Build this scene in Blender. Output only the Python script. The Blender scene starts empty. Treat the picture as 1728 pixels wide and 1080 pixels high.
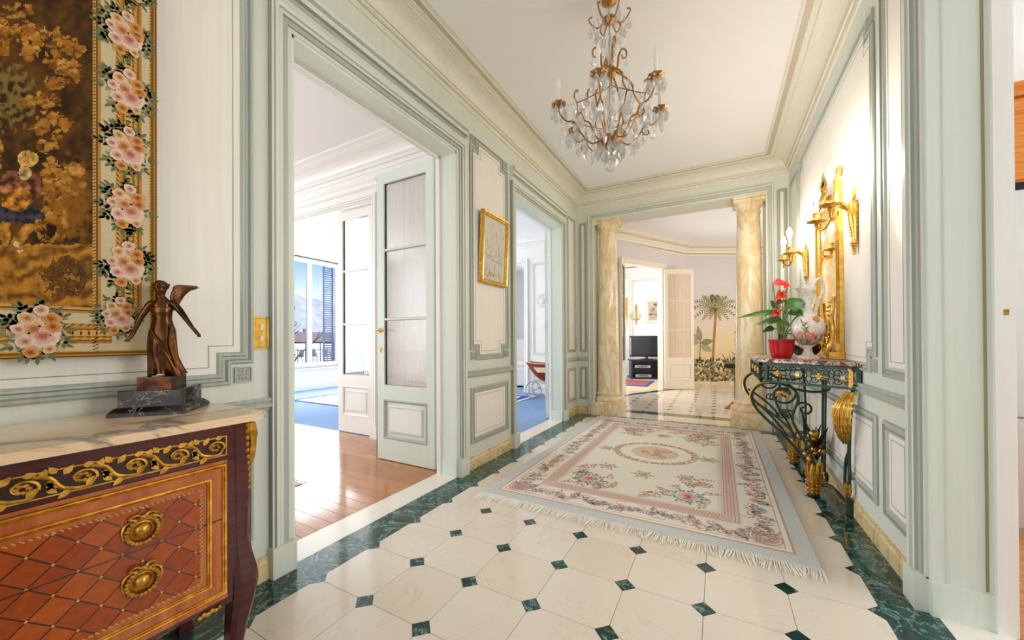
import bpy, bmesh, math, random
from mathutils import Vector, Matrix
R = math.radians
random.seed(7)
scene = bpy.context.scene
COL = scene.collection

# ------------------------------------------------------------------ camera
CAM = dict(f=629.84, yaw=.5039, v0=570.03, loc=(1.2555, -1.0342, 1.0529), pitch=.0045, roll=.0051)
def make_camera():
    cd = bpy.data.cameras.new('camera'); cd.sensor_width = 36; cd.sensor_fit = 'HORIZONTAL'
    cd.lens = CAM['f'] / 1728 * 36; cd.shift_y = (CAM['v0'] - 540) / 1728; cd.clip_start = .02; cd.clip_end = 3000
    co = bpy.data.objects.new('camera', cd); COL.objects.link(co)
    y, p, r = CAM['yaw'], CAM['pitch'], CAM['roll']
    Fh = Vector((-math.sin(y), math.cos(y), 0)); Z = Vector((0, 0, 1)); Rt = Vector((math.cos(y), math.sin(y), 0))
    F = Fh * math.cos(p) + Z * math.sin(p); U = Z * math.cos(p) - Fh * math.sin(p)
    R2 = Rt * math.cos(r) - U * math.sin(r); U2 = Rt * math.sin(r) + U * math.cos(r)
    M = Matrix((R2, U2, -F)).transposed().to_4x4(); M.translation = CAM['loc']
    co.matrix_world = M; scene.camera = co
make_camera()

# ------------------------------------------------------------------ sky, daylight and added lights
EXPOSURE = 0.9
vs = scene.view_settings
vs.view_transform = 'Standard'; vs.look = 'None'; vs.gamma = 1; vs.use_curve_mapping = False; vs.exposure = EXPOSURE
cy = scene.cycles
cy.use_denoising = True; cy.caustics_reflective = False; cy.caustics_refractive = False
cy.max_bounces = 10; cy.diffuse_bounces = 5; cy.glossy_bounces = 5; cy.transmission_bounces = 10; cy.transparent_max_bounces = 16
cy.sample_clamp_indirect = 6.0

def make_world():
    w = bpy.data.worlds.new('sky'); scene.world = w; w.use_nodes = True
    nt = w.node_tree; nt.nodes.clear()
    out = nt.nodes.new('ShaderNodeOutputWorld'); bg = nt.nodes.new('ShaderNodeBackground')
    tc = nt.nodes.new('ShaderNodeTexCoord'); sep = nt.nodes.new('ShaderNodeSeparateXYZ')
    nt.links.new(tc.outputs['Generated'], sep.inputs[0])
    ramp = nt.nodes.new('ShaderNodeValToRGB'); e = ramp.color_ramp.elements
    e[0].position = .02; e[0].color = (1, 1, 1, 1); e[1].position = .5; e[1].color = (.07, .2, .72, 1)
    m = ramp.color_ramp.elements.new(.1); m.color = (.66, .82, 1, 1); m = ramp.color_ramp.elements.new(.2); m.color = (.17, .38, .9, 1)
    nt.links.new(sep.outputs['Z'], ramp.inputs[0])
    noi = nt.nodes.new('ShaderNodeTexNoise'); noi.inputs['Scale'].default_value = 5; noi.inputs['Detail'].default_value = 6
    nt.links.new(tc.outputs['Generated'], noi.inputs['Vector'])
    r2 = nt.nodes.new('ShaderNodeValToRGB'); r2.color_ramp.elements[0].position = .52; r2.color_ramp.elements[1].position = .72
    nt.links.new(noi.outputs[0], r2.inputs[0])
    mix = nt.nodes.new('ShaderNodeMixRGB'); mix.inputs[2].default_value = (1, 1, 1, 1)
    nt.links.new(r2.outputs[0], mix.inputs[0]); nt.links.new(ramp.outputs[0], mix.inputs[1])
    nt.links.new(mix.outputs[0], bg.inputs[0]); bg.inputs[1].default_value = .72
    nt.links.new(bg.outputs[0], out.inputs[0])
make_world()

def area(name, loc, face, sx, sz, watts, col=(1, .97, .93)):
    """area light, daylight in a window opening or an added unseen light, shining along 'face'"""
    ld = bpy.data.lights.new(name, 'AREA'); ld.shape = 'RECTANGLE'; ld.size = sx; ld.size_y = sz; ld.energy = watts; ld.color = col
    o = bpy.data.objects.new(name, ld); COL.objects.link(o)
    o.location = loc; o.rotation_euler = Vector(face).to_track_quat('-Z', 'Z').to_euler()
    return o
sun = bpy.data.objects.new('sun', bpy.data.lights.new('sun', 'SUN')); COL.objects.link(sun)      # behind the house, on the town and hills in the view
sun.data.energy = 1.3; sun.data.angle = R(.6); sun.data.color = (1, .95, .88); sun.rotation_euler = Vector((-1, 0, -.62)).to_track_quat('-Z', 'Z').to_euler()
area('window_or_added_light', (.73, -3.36, 1.6), (0, 1, 0), 2.0, 2.3, 13, (1, .91, .78))             # added warm light behind the camera, at an invented window
area('window_or_added_light', (-6.3, -1.2, 1.6), (1, 0, 0), 2.6, 2.3, 98, (.84, .93, 1))            # parquet room windows
area('window_or_added_light', (-6.3, 3.95, 1.65), (1, 0, 0), 1.9, 2.2, 80, (.96, .98, 1))            # carpet room window
area('window_or_added_light', (-2.7, 8.9, 1.6), (0, -1, 0), 1.4, 2.2, 60, (.96, .98, 1))             # room beyond the carpet room
area('window_or_added_light', (3.35, 6.6, 1.7), (-1, 0, 0), 1.6, 2.0, 22, (1, .97, .92))   # added light on the stair side, no window in that wall
area('window_or_added_light', (-1.6, 7.6, 1.6), (1, .15, 0), 1.5, 2.0, 50)             # added light for the television room, at an invented window
area('window_or_added_light', (4.6, 0.5, 1.6), (-1, 0, 0), 2.0, 2.0, 40, (.9, .96, 1))              # added light in the kitchen, its outer wall has no window
# ------------------------------------------------------------------ helpers
def lin(h):
    h = h.lstrip('#'); c = [int(h[i:i + 2], 16) / 255 for i in (0, 2, 4)]
    return tuple(x / 12.92 if x <= .04045 else ((x + .055) / 1.055) ** 2.4 for x in c) + (1,)
class NT:
    def __init__(s, name):
        s.m = bpy.data.materials.new(name); s.m.use_nodes = True; s.t = s.m.node_tree
        s.b = s.t.nodes['Principled BSDF']
    def n(s, k, **kw):
        x = s.t.nodes.new('ShaderNode' + k)
        for a, v in kw.items():
            if a in x.inputs.keys(): x.inputs[a].default_value = v
            else: setattr(x, a, v)
        return x
    def l(s, a, b): s.t.links.new(a, b)
    def coord(s, sc=(1, 1, 1), kind='Object'):
        mp = s.n('Mapping'); mp.inputs['Scale'].default_value = sc
        s.l(s.n('NewGeometry').outputs['Position'] if kind == 'World' else s.n('TexCoord').outputs[kind], mp.inputs[0]); return mp.outputs[0]
    def ramp(s, fac, stops):
        r = s.n('ValToRGB'); e = r.color_ramp.elements
        while len(e) < len(stops): e.new(.5)
        for el, (p, c) in zip(e, stops): el.position = p; el.color = c
        s.l(fac, r.inputs[0]); return r.outputs[0]
    def noise(s, vec, scale=5, detail=3, rough=.5, dist=0):
        x = s.n('TexNoise', Scale=scale, Detail=detail, Roughness=rough, Distortion=dist); s.l(vec, x.inputs['Vector']); return x.outputs[0]
    def bump(s, h, st=.2, d=.01):
        b = s.n('Bump', Strength=st, Distance=d); s.l(h, b.inputs['Height']); s.l(b.outputs[0], s.b.inputs['Normal'])
MATS = {}
def base(name, col, rough=.5, metal=0., spec=.5):
    N = NT(name); N.b.inputs['Base Color'].default_value = lin(col) if isinstance(col, str) else col
    N.b.inputs['Roughness'].default_value = rough; N.b.inputs['Metallic'].default_value = metal
    N.b.inputs['Specular IOR Level'].default_value = spec; MATS[name] = N.m; return N
def two(name, c1, c2, sc=(1, 1, 1), scale=6, rough=.5, metal=0., bump=0., detail=3, p=(.35, .65), dist=0, spec=.5, kind='Object', bd=.004):
    """noise mix of two colours"""
    N = base(name, c1, rough, metal, spec); v = N.coord(sc, kind); f = N.noise(v, scale, detail, .55, dist)
    N.l(N.ramp(f, [(p[0], lin(c1)), (p[1], lin(c2))]), N.b.inputs['Base Color'])
    if bump: N.bump(f, bump, bd)
    return N
def marble(name, c, vein, vs=3., width=.02, rough=.12, c2=None, dist=1.2, sc=(1, 1, 1), amt=1.):
    N = base(name, c, rough); v = N.coord(sc, 'World')
    f = N.noise(v, vs, 8, .62, dist)
    g = N.noise(v, vs * .6, 3, .5, .4)
    body = N.ramp(g, [(.3, lin(c)), (.7, lin(c2 or c))])
    a = N.ramp(f, [(.5 - width, (0, 0, 0, 1)), (.5, (amt, amt, amt, 1)), (.5 + width, (0, 0, 0, 1))])
    mx = N.n('MixRGB'); N.l(a, mx.inputs[0]); N.l(body, mx.inputs[1]); mx.inputs[2].default_value = lin(vein)
    N.l(mx.outputs[0], N.b.inputs['Base Color']); return N
def glass(name, col='#ffffff', rough=.01, ior=1.5, thin=False, refl=.12, tint=(1, 1, 1, 1)):
    N = NT(name); t = N.t; out = t.nodes['Material Output']
    if thin:
        tr = N.n('BsdfTransparent'); tr.inputs[0].default_value = tint
        gl = N.n('BsdfGlossy'); gl.inputs['Roughness'].default_value = rough
        fr = N.n('LayerWeight', Blend=.12); mr = N.n('MapRange'); mr.inputs['To Min'].default_value = refl; mr.inputs['To Max'].default_value = .8
        N.l(fr.outputs['Fresnel'], mr.inputs[0]); mx = N.n('MixShader')
        N.l(mr.outputs[0], mx.inputs[0]); N.l(tr.outputs[0], mx.inputs[1]); N.l(gl.outputs[0], mx.inputs[2]); N.l(mx.outputs[0], out.inputs[0])
    else:
        N.b.inputs['Base Color'].default_value = lin(col); N.b.inputs['Roughness'].default_value = rough
        N.b.inputs['Transmission Weight'].default_value = 1; N.b.inputs['IOR'].default_value = ior
    MATS[name] = N.m
def emit(name, col, st):
    N = base(name, col, .4); N.b.inputs['Emission Color'].default_value = lin(col); N.b.inputs['Emission Strength'].default_value = st
def colmat(name, rough=.8, bump=0., bs=300, metal=0.):
    """colours held by the faces of the mesh (attribute Col), woven or painted surface on top"""
    N = base(name, '#ffffff', rough, metal, .3); a = N.n('Attribute', attribute_name='Col')
    v = N.coord((1, 1, 1)); f = N.noise(v, bs, 2)
    mx = N.n('MixRGB', blend_type='MULTIPLY'); mx.inputs[0].default_value = .5
    N.l(a.outputs['Color'], mx.inputs[1]); N.l(N.ramp(f, [(.3, (.62, .62, .62, 1)), (.7, (1.15, 1.15, 1.15, 1))]), mx.inputs[2])
    N.l(mx.outputs[0], N.b.inputs['Base Color'])
    if bump: N.bump(f, bump, .003)

class Fr:
    """maps (a, b, n) to the world: along a, along b, out of the surface"""
    def __init__(s, o, a, b, n): s.o, s.a, s.b, s.n = Vector(o), Vector(a), Vector(b), Vector(n)
    def __call__(s, a, b, n=0): return s.o + s.a * a + s.b * b + s.n * n
    def left(s): return s.a.cross(s.b).dot(s.n) < 0
FXY = Fr((0, 0, 0), (1, 0, 0), (0, 1, 0), (0, 0, 1))
class MB:
    def __init__(s): s.v, s.f, s.c, s.col, s.mi, s.m = [], [], [], None, [], 0
    def add(s, vs, fs):
        k = len(s.v); s.v += [tuple(x) for x in vs]
        for f in fs: s.f.append([i + k for i in f]); s.c.append(s.col); s.mi.append(s.m)
        return s
    def box(s, x0, x1, y0, y1, z0, z1, M=None):
        vs = [Vector((x, y, z)) for z in (z0, z1) for y in (y0, y1) for x in (x0, x1)]
        if M is not None: vs = [M @ v for v in vs]
        return s.add(vs, [(0, 2, 3, 1), (4, 5, 7, 6), (0, 1, 5, 4), (2, 6, 7, 3), (0, 4, 6, 2), (1, 3, 7, 5)])
    def cbox(s, c, sz, M=None):
        T = Matrix.Translation(c) @ (M.to_4x4() if M is not None else Matrix())
        return s.box(-sz[0] / 2, sz[0] / 2, -sz[1] / 2, sz[1] / 2, -sz[2] / 2, sz[2] / 2, T)
    def bevbox(s, x0, x1, y0, y1, z0, z1, b):
        """box with its top edges chamfered"""
        lo = [(x0, y0), (x1, y0), (x1, y1), (x0, y1)]; hi = [(x0 + b, y0 + b), (x1 - b, y0 + b), (x1 - b, y1 - b), (x0 + b, y1 - b)]
        vs = [(p[0], p[1], z0) for p in lo] + [(p[0], p[1], z1 - b) for p in lo] + [(p[0], p[1], z1) for p in hi]
        fs = [(3, 2, 1, 0), (8, 9, 10, 11)]
        for k in (0, 4): fs += [(k + i, k + (i + 1) % 4, k + 4 + (i + 1) % 4, k + 4 + i) for i in range(4)]
        return s.add(vs, fs)
    def prism(s, pts, fr, n0, n1):
        k = len(pts); vs = [fr(a, b, n0) for a, b in pts] + [fr(a, b, n1) for a, b in pts]
        fs = [tuple(range(k - 1, -1, -1)), tuple(range(k, 2 * k))] + [(i, (i + 1) % k, k + (i + 1) % k, k + i) for i in range(k)]
        if fr.left(): fs = [f[::-1] for f in fs]
        return s.add(vs, fs)
    def flat(s, pts, fr, n):
        f = tuple(range(len(pts)))
        return s.add([fr(a, b, n) for a, b in pts], [f[::-1] if fr.left() else f])
    def sweep(s, path, prof, fr, closed=False, cap=True):
        P = [Vector(p) for p in path]; k = len(P); q = len(prof); vs = []
        for i in range(k):
            ns = []
            if closed or i > 0: d = (P[i] - P[i - 1]).normalized(); ns.append(Vector((-d.y, d.x)))
            if closed or i < k - 1: d = (P[(i + 1) % k] - P[i]).normalized(); ns.append(Vector((-d.y, d.x)))
            m = ns[0] if len(ns) == 1 else (ns[0] + ns[1]) / max(.15, 1 + ns[0].dot(ns[1]))
            for o, h in prof: p = P[i] + m * o; vs.append(fr(p.x, p.y, h))
        fs = []
        for i in range(k if closed else k - 1):
            j = (i + 1) % k
            for t in range(q - 1): fs.append((i * q + t, j * q + t, j * q + t + 1, i * q + t + 1))
        if cap and not closed: fs += [tuple(range(q)), tuple((k - 1) * q + t for t in range(q - 1, -1, -1))]
        if fr.left(): fs = [f[::-1] for f in fs]
        return s.add(vs, fs)
    def tube(s, path, r, seg=8, flat=1., closed=False):
        P = [Vector(p) for p in path]; k = len(P); rs = r if isinstance(r, (list, tuple)) else [r] * k
        T = [((P[(i + 1) % k] if closed else P[min(i + 1, k - 1)]) - (P[i - 1] if closed else P[max(i - 1, 0)])).normalized() for i in range(k)]
        u = T[0].orthogonal().normalized(); vs = []
        for i in range(k):
            u = (u - T[i] * u.dot(T[i]))
            u = u.normalized() if u.length > 1e-6 else T[i].orthogonal().normalized()
            w = T[i].cross(u)
            for j in range(seg):
                a = 2 * math.pi * j / seg; vs.append(P[i] + u * (rs[i] * math.cos(a)) + w * (rs[i] * flat * math.sin(a)))
        fs = []
        for i in range(k if closed else k - 1):
            i2 = (i + 1) % k
            for j in range(seg): fs.append((i * seg + j, i * seg + (j + 1) % seg, i2 * seg + (j + 1) % seg, i2 * seg + j))
        if not closed: fs += [tuple(range(seg - 1, -1, -1)), tuple((k - 1) * seg + j for j in range(seg))]
        return s.add(vs, fs)
    def strip(s, path, w, t, side):
        """flat bar bent along a path: width w across 'side', thickness t"""
        P = [Vector(p) for p in path]; k = len(P); sd = Vector(side).normalized(); vs = []
        for i in range(k):
            T = (P[min(i + 1, k - 1)] - P[max(i - 1, 0)]).normalized(); nn = T.cross(sd)
            nn = nn.normalized() if nn.length > 1e-6 else Vector((0, 0, 1))
            for a, b in ((-1, -1), (1, -1), (1, 1), (-1, 1)): vs.append(P[i] + sd * (a * w / 2) + nn * (b * t / 2))
        fs = [(i * 4 + j, i * 4 + (j + 1) % 4, i * 4 + 4 + (j + 1) % 4, i * 4 + 4 + j) for i in range(k - 1) for j in range(4)]
        fs += [(3, 2, 1, 0), tuple((k - 1) * 4 + j for j in range(4))]
        return s.add(vs, fs)
    def lathe(s, prof, seg=24, c=(0, 0, 0), M=None, sq=None):
        vs = []; q = len(prof); c = Vector(c)
        for j in range(seg):
            a = 2 * math.pi * j / seg
            for i, (r, z) in enumerate(prof):
                rr = r * (sq(a, i) if sq else 1); p = Vector((rr * math.cos(a), rr * math.sin(a), z)); vs.append(c + (M @ p if M is not None else p))
        fs = [(j * q + i, ((j + 1) % seg) * q + i, ((j + 1) % seg) * q + i + 1, j * q + i + 1) for j in range(seg) for i in range(q - 1)]
        if prof[0][0] > 1e-6: fs.append(tuple(j * q for j in range(seg - 1, -1, -1)))
        if prof[-1][0] > 1e-6: fs.append(tuple(j * q + q - 1 for j in range(seg)))
        return s.add(vs, fs)
    def ball(s, c, r, seg=12, rings=8, sc=(1, 1, 1), M=None):
        prof = [(max(1e-7, math.sin(math.pi * i / rings)), -math.cos(math.pi * i / rings)) for i in range(rings + 1)]
        D = Matrix.Diagonal((r * sc[0], r * sc[1], r * sc[2])); D = (M.to_3x3() @ D) if M is not None else D
        return s.lathe(prof, seg, c, D)
    def ring(s, c, r, t, fr=None, seg=20, ts=6):
        fr = fr or FXY; c = Vector(c)
        return s.tube([c + fr.a * (r * math.cos(2 * math.pi * i / seg)) + fr.b * (r * math.sin(2 * math.pi * i / seg)) for i in range(seg)], t, ts, closed=True)
    def xf(s, M): s.v = [tuple(M @ Vector(v)) for v in s.v]; return s
    def mesh(s, name, mats, smooth=None):
        me = bpy.data.meshes.new(name); me.from_pydata(s.v, [], s.f)
        if all(x is None for x in s.c):
            bm = bmesh.new(); bm.from_mesh(me); bmesh.ops.recalc_face_normals(bm, faces=bm.faces); bm.to_mesh(me); bm.free()
        mats = mats if isinstance(mats, (list, tuple)) else [mats]
        for m in mats: me.materials.append(MATS[m])
        if len(mats) > 1: me.polygons.foreach_set('material_index', s.mi)
        if any(x is not None for x in s.c):
            at = me.color_attributes.new('Col', 'FLOAT_COLOR', 'CORNER'); d = []
            for p, c in zip(me.polygons, s.c): d += list(c or (1, 1, 1, 1)) * p.loop_total
            at.data.foreach_set('color', d)
        if smooth is not None:
            me.polygons.foreach_set('use_smooth', [True] * len(me.polygons)); me.set_sharp_from_angle(angle=R(smooth))
        me.validate(); return me
    def build(s, name, mats, parent=None, smooth=None, kind=None, label=None, loc=None):
        return put(name, s.mesh(name, mats, smooth), parent, kind, label, loc)
WSET = set()     # things whose parts are written in room coordinates
def thing_w(*a, **k):
    o = thing(*a, **k); WSET.add(o.name); return o
def put(name, me, parent=None, kind=None, label=None, loc=None, rot=None):
    o = bpy.data.objects.new(name, me); COL.objects.link(o)
    if parent is not None:
        o.parent = parent
        if parent.name in WSET: o.matrix_parent_inverse = Matrix.Translation(-parent.location)
    if kind: o['kind'] = kind
    if label: o['label'] = label
    if loc is not None: o.location = loc
    if rot is not None: o.rotation_euler = rot
    return o
def thing(name, label, cat, loc=(0, 0, 0), rz=0., group=None, kind=None):
    o = bpy.data.objects.new(name, None); COL.objects.link(o); o.location = loc; o.rotation_euler = (0, 0, rz); o.empty_display_size = .1
    o['label'] = label; o['category'] = cat
    if group: o['group'] = group
    if kind: o['kind'] = kind
    return o
def tag(o, label, cat, group=None, kind=None):
    o['label'] = label; o['category'] = cat
    if group: o['group'] = group
    if kind: o['kind'] = kind
    return o
def skin(pts, edges, rad, sub=2, root=0):
    """smooth body grown round a skeleton; rad entries are r or (rx, ry)"""
    me = bpy.data.meshes.new('skeleton'); me.from_pydata(pts, edges, [])
    o = bpy.data.objects.new('skeleton', me); COL.objects.link(o)
    md = o.modifiers.new('s', 'SKIN'); md.use_smooth_shade = True
    for i, r in enumerate(rad):
        sv = me.skin_vertices[0].data[i]; sv.radius = r if isinstance(r, tuple) else (r, r); sv.use_root = (i == root)
    ss = o.modifiers.new('u', 'SUBSURF'); ss.levels = sub; ss.render_levels = sub
    dg = bpy.context.evaluated_depsgraph_get(); ev = o.evaluated_get(dg)
    m2 = bpy.data.meshes.new_from_object(ev); bpy.data.objects.remove(o); return m2
def fin(me, name, mat, parent=None, smooth=180, label=None, loc=None):
    me.name = name; me.materials.clear(); me.materials.append(MATS[mat])
    me.polygons.foreach_set('use_smooth', [True] * len(me.polygons)); return put(name, me, parent, None, label, loc)
def bez(pts, n=8):
    """smooth curve through the points (Catmull-Rom)"""
    P = [Vector(p) for p in pts]; P = [P[0] * 2 - P[1]] + P + [P[-1] * 2 - P[-2]]; out = []
    for i in range(1, len(P) - 2):
        for k in range(n):
            t = k / n; a, b, c, d = P[i - 1], P[i], P[i + 1], P[i + 2]
            out.append(.5 * ((2 * b) + (c - a) * t + (2 * a - 5 * b + 4 * c - d) * t * t + (3 * b - a - 3 * c + d) * t ** 3))
    out.append(P[-2]); return out
def spiral(c, r0, r1, a0, a1, n, fr):
    """points of a scroll in the plane of fr, radius r0 -> r1 while the angle runs a0 -> a1"""
    c = Vector(c); out = []
    for i in range(n + 1):
        t = i / n; r = r0 + (r1 - r0) * t; a = a0 + (a1 - a0) * t
        out.append(c + fr.a * (r * math.cos(a)) + fr.b * (r * math.sin(a)))
    return out
def leaf2(cx, cy, ln, wd, ang, n=5):
    up = [(ln * i / n, wd / 2 * math.sin(math.pi * (i / n) ** .8)) for i in range(n + 1)]
    pts = up + [(x, -y) for x, y in up[-2:0:-1]]; c, s = math.cos(ang), math.sin(ang)
    return [(cx + x * c - y * s, cy + x * s + y * c) for x, y in pts]
def disc2(cx, cy, r, n=10, rx=1., ph=0.): return [(cx + r * rx * math.cos(ph + 2 * math.pi * i / n), cy + r * math.sin(ph + 2 * math.pi * i / n)) for i in range(n)]

# ------------------------------------------------------------------ materials
def paint(name, c1, c2, rough=.45):
    two(name, c1, c2, (38, 38, 1.2), 1.6, rough, bump=.08, detail=4, p=(.3, .7), bd=.002)
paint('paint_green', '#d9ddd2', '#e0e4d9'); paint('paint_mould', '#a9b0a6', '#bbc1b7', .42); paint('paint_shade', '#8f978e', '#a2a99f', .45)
paint('paint_cream', '#eee9df', '#f4f0e7'); paint('paint_lining', '#8f9a8a', '#a9b2a0'); paint('paint_jamb', '#dbe7de', '#e3ede4', .38)
paint('paint_cornice', '#e0decf', '#e9e6d9'); paint('paint_cornice_line', '#b9b092', '#c9c1a4')
paint('paint_white', '#f1f1ee', '#f6f6f4', .4); paint('paint_whitegrey', '#dadcdb', '#e6e7e6', .4)
paint('paint_lilac', '#ded7d5', '#e0dad8', .5); paint('paint_ivory', '#f0e6d2', '#f5ecda', .42)
paint('paint_groove', '#8d8a68', '#a09c7a'); base('ceiling_paint', '#f5f5f5', .6)
marble('marble_cream', '#e9dfd1', '#d9c4a8', 1.5, .008, .09, '#e6dacb', .9, amt=.4)
marble('marble_cream_warm', '#e6dac9', '#d3b998', 1.7, .008, .09, '#e2d5c2', .9, amt=.4)
marble('marble_green', '#0f2f2c', '#7fa79b', 5.5, .022, .1, '#1f4a44', 2.0)
marble('marble_yellow', '#f2e2ba', '#dfbc80', 1.5, .09, .14, '#f7eed8', 1.2, (2.6, 2.6, 1.0), .75)
marble('marble_base', '#ecd8aa', '#c9a56a', 4., .03, .25, '#e3c88f', 1.5)
marble('marble_commode', '#efd6b2', '#77716c', 1.5, .022, .12, '#f0cfa6', 1.2, amt=.85)
marble('marble_black', '#120b0d', '#cfc4ba', 8., .008, .06, '#22151a', 1.6, amt=.7)
marble('marble_red', '#7c4a3c', '#e0cdbd', 14., .05, .12, '#5a2f2a', 1.6)
base('grout', '#c9b291', .8); base('stone_sill', '#f1ebe0', .15)
N = base('parquet', '#c98a52', .13)
v = N.coord((3, 40, 40)); g = N.noise(v, 1.6, 5, .6, .3); oi = N.n('ObjectInfo'); mx = N.n('MixRGB'); mx.inputs[0].default_value = .45
N.l(N.ramp(g, [(.3, lin('#a2632f')), (.7, lin('#c28448'))]), mx.inputs[1]); N.l(N.ramp(oi.outputs['Random'], [(0, lin('#a86a38')), (1, lin('#cd9560'))]), mx.inputs[2]); N.l(mx.outputs[0], N.b.inputs['Base Color'])
two('carpet_blue', '#7d9ac4', '#93abd0', (1, 1, 1), 90, .95, bump=.4, spec=.1); two('carpet_deep', '#1d4fae', '#2b62c4', (1, 1, 1), 120, .95, bump=.3, spec=.1)
two('wood_plum', '#3d1516', '#551d1a', (6, 6, 60), 1.2, .22, detail=5); two('wood_side', '#4a1c19', '#6a2c22', (6, 6, 40), 1.2, .25, detail=5)
two('wood_amber', '#a8511f', '#c56f30', (30, 30, 4), 1.4, .25, detail=5); two('wood_oak', '#b86a1f', '#d98a34', (4, 40, 40), 1.4, .35, detail=5)
two('wood_dark', '#2a1512', '#402019', (10, 10, 30), 1.4, .2)
colmat('marquetry', .22, 0, 60)
two('gilt', '#c98f2e', '#eec05a', (1, 1, 1), 45, .26, .92, .25, bd=.002); two('gilt_old', '#a87a2c', '#d9a94a', (1, 1, 1), 60, .34, .9, .35, bd=.002)
two('gilt_bright', '#e2a83a', '#f6d070', (1, 1, 1), 30, .22, .85, .15, bd=.002)
two('brass_chandelier', '#9a7038', '#b98a4a', (1, 1, 1), 30, .34, .8); two('bronze', '#2e1c14', '#85572e', (1, 1, 1), 14, .24, .9, .1, p=(.35, .75))
two('iron_green', '#26392f', '#3c5246', (1, 1, 1), 30, .45, .35, .2); base('iron_dark', '#1e2422', .5, .4); base('iron_black', '#15171a', .4, .3)
def crystal(name):
    N = NT(name); out = N.t.nodes['Material Output']; tr = N.n('BsdfTransparent'); gl = N.n('BsdfGlossy'); gl.inputs['Roughness'].default_value = .08; df = N.n('BsdfTranslucent'); df.inputs[0].default_value = (.95, .95, .95, 1); d2 = N.n('BsdfDiffuse'); d2.inputs[0].default_value = (.95, .95, .95, 1)
    m0 = N.n('MixShader'); m0.inputs[0].default_value = .85; N.l(df.outputs[0], m0.inputs[1]); N.l(d2.outputs[0], m0.inputs[2]); m1 = N.n('MixShader'); m1.inputs[0].default_value = .14; N.l(tr.outputs[0], m1.inputs[1]); N.l(m0.outputs[0], m1.inputs[2])
    fr = N.n('LayerWeight', Blend=.3); mr = N.n('MapRange'); mr.inputs['To Min'].default_value = .13; mr.inputs['To Max'].default_value = .6; N.l(fr.outputs['Fresnel'], mr.inputs[0]); m2 = N.n('MixShader'); N.l(mr.outputs[0], m2.inputs[0]); N.l(m1.outputs[0], m2.inputs[1]); N.l(gl.outputs[0], m2.inputs[2]); N.l(m2.outputs[0], out.inputs[0]); MATS[name] = N.m
crystal('crystal')
glass('pane', thin=True, refl=.03); glass('pane_reflect', thin=True, refl=.2); glass('window_pane', thin=True, refl=.03)
emit('bulb', '#fff1de', 210.0); base('bulb_off', '#f4f4f2', .15); base('candle_white', '#efece4', .4)
N = base('mirror', '#f3ead8', .02, 1.0)
colmat('weave', .9, .5, 700); colmat('mural_paint', .7, 0, 40); colmat('pile', .95, .5, 420); colmat('pigment', .6, .1, 120)
two('pile_blue', '#c4c8c8', '#d6d8d5', (1, 1, 1), 160, .95, bump=.5, spec=.1); two('pile_cream', '#e6decd', '#efe8da', (1, 1, 1), 160, .95, bump=.5, spec=.1)
two('fringe', '#f6efe2', '#fdf8ee', (1, 1, 1), 60, .9, spec=.1)
two('tapestry_edge', '#3b2b22', '#54402f', (1, 1, 1), 80, .9)
N = base('sheer', '#f8f5f0', .8); N.b.inputs['Alpha'].default_value = .6; N.b.inputs['Transmission Weight'].default_value = 0.
N = base('sheer_warm', '#f0d9bd', .8); N.b.inputs['Alpha'].default_value = .8
base('red_glaze', '#c4101f', .08); base('petal_red', '#d8201a', .25); base('spadix', '#f2b9a0', .5); two('leaf_green', '#2f6b22', '#4d8a2e', (1, 1, 1), 20, .35); base('leaf_dark', '#2c4a1e', .4); base('stem_green', '#7d9146', .5); base('leaf_brown', '#96682a', .6)
colmat('porcelain', .08, 0, 60); base('porcelain_white', '#f3eee4', .08)
base('switch_white', '#f3f0e8', .3); base('steel', '#c9ccce', .3, .9); base('rubber', '#8d8f92', .4)
two('cloth_white', '#ece9e4', '#f5f3ef', (1, 1, 1), 30, .9); two('cloth_grey', '#a9acb4', '#c3c6cc', (40, 40, 40), 1, .9); base('lacquer_red', '#8e2a14', .2); base('lacquer_cream', '#f2dcb8', .25)
base('tv_black', '#0c0d12', .08); two('tv_stand', '#141a33', '#232c4a', (1, 1, 1), 10, .3); two('carpet_red', '#7e2c2a', '#b0655a', (1, 1, 1), 40, .95)
two('shutter', '#7d93b4', '#8fa4c2', (1, 1, 1), 4, .6); two('mountain_rock', '#c3c6cc', '#eeeeee', (1, 1, .6), .03, .95, detail=8, kind='Object'); base('facade', '#f4efe6', .8); base('roof', '#a98d7d', .8); base('window_dark', '#6e7686', .2); two('ground_far', '#c9cdd0', '#dfe2e2', (1, 1, 1), .05, .95); two('bark', '#3c342f', '#5a5048', (1, 1, 1), 30, .9)
two('steel_grey', '#c3c3c2', '#cfcfce', (30, 1, 1), 1, .35, .4); base('black_glass', '#24282e', .1)
two('floor_wood', '#b5672c', '#d4874a', (3, 40, 40), 1.5, .22, detail=5)
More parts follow.
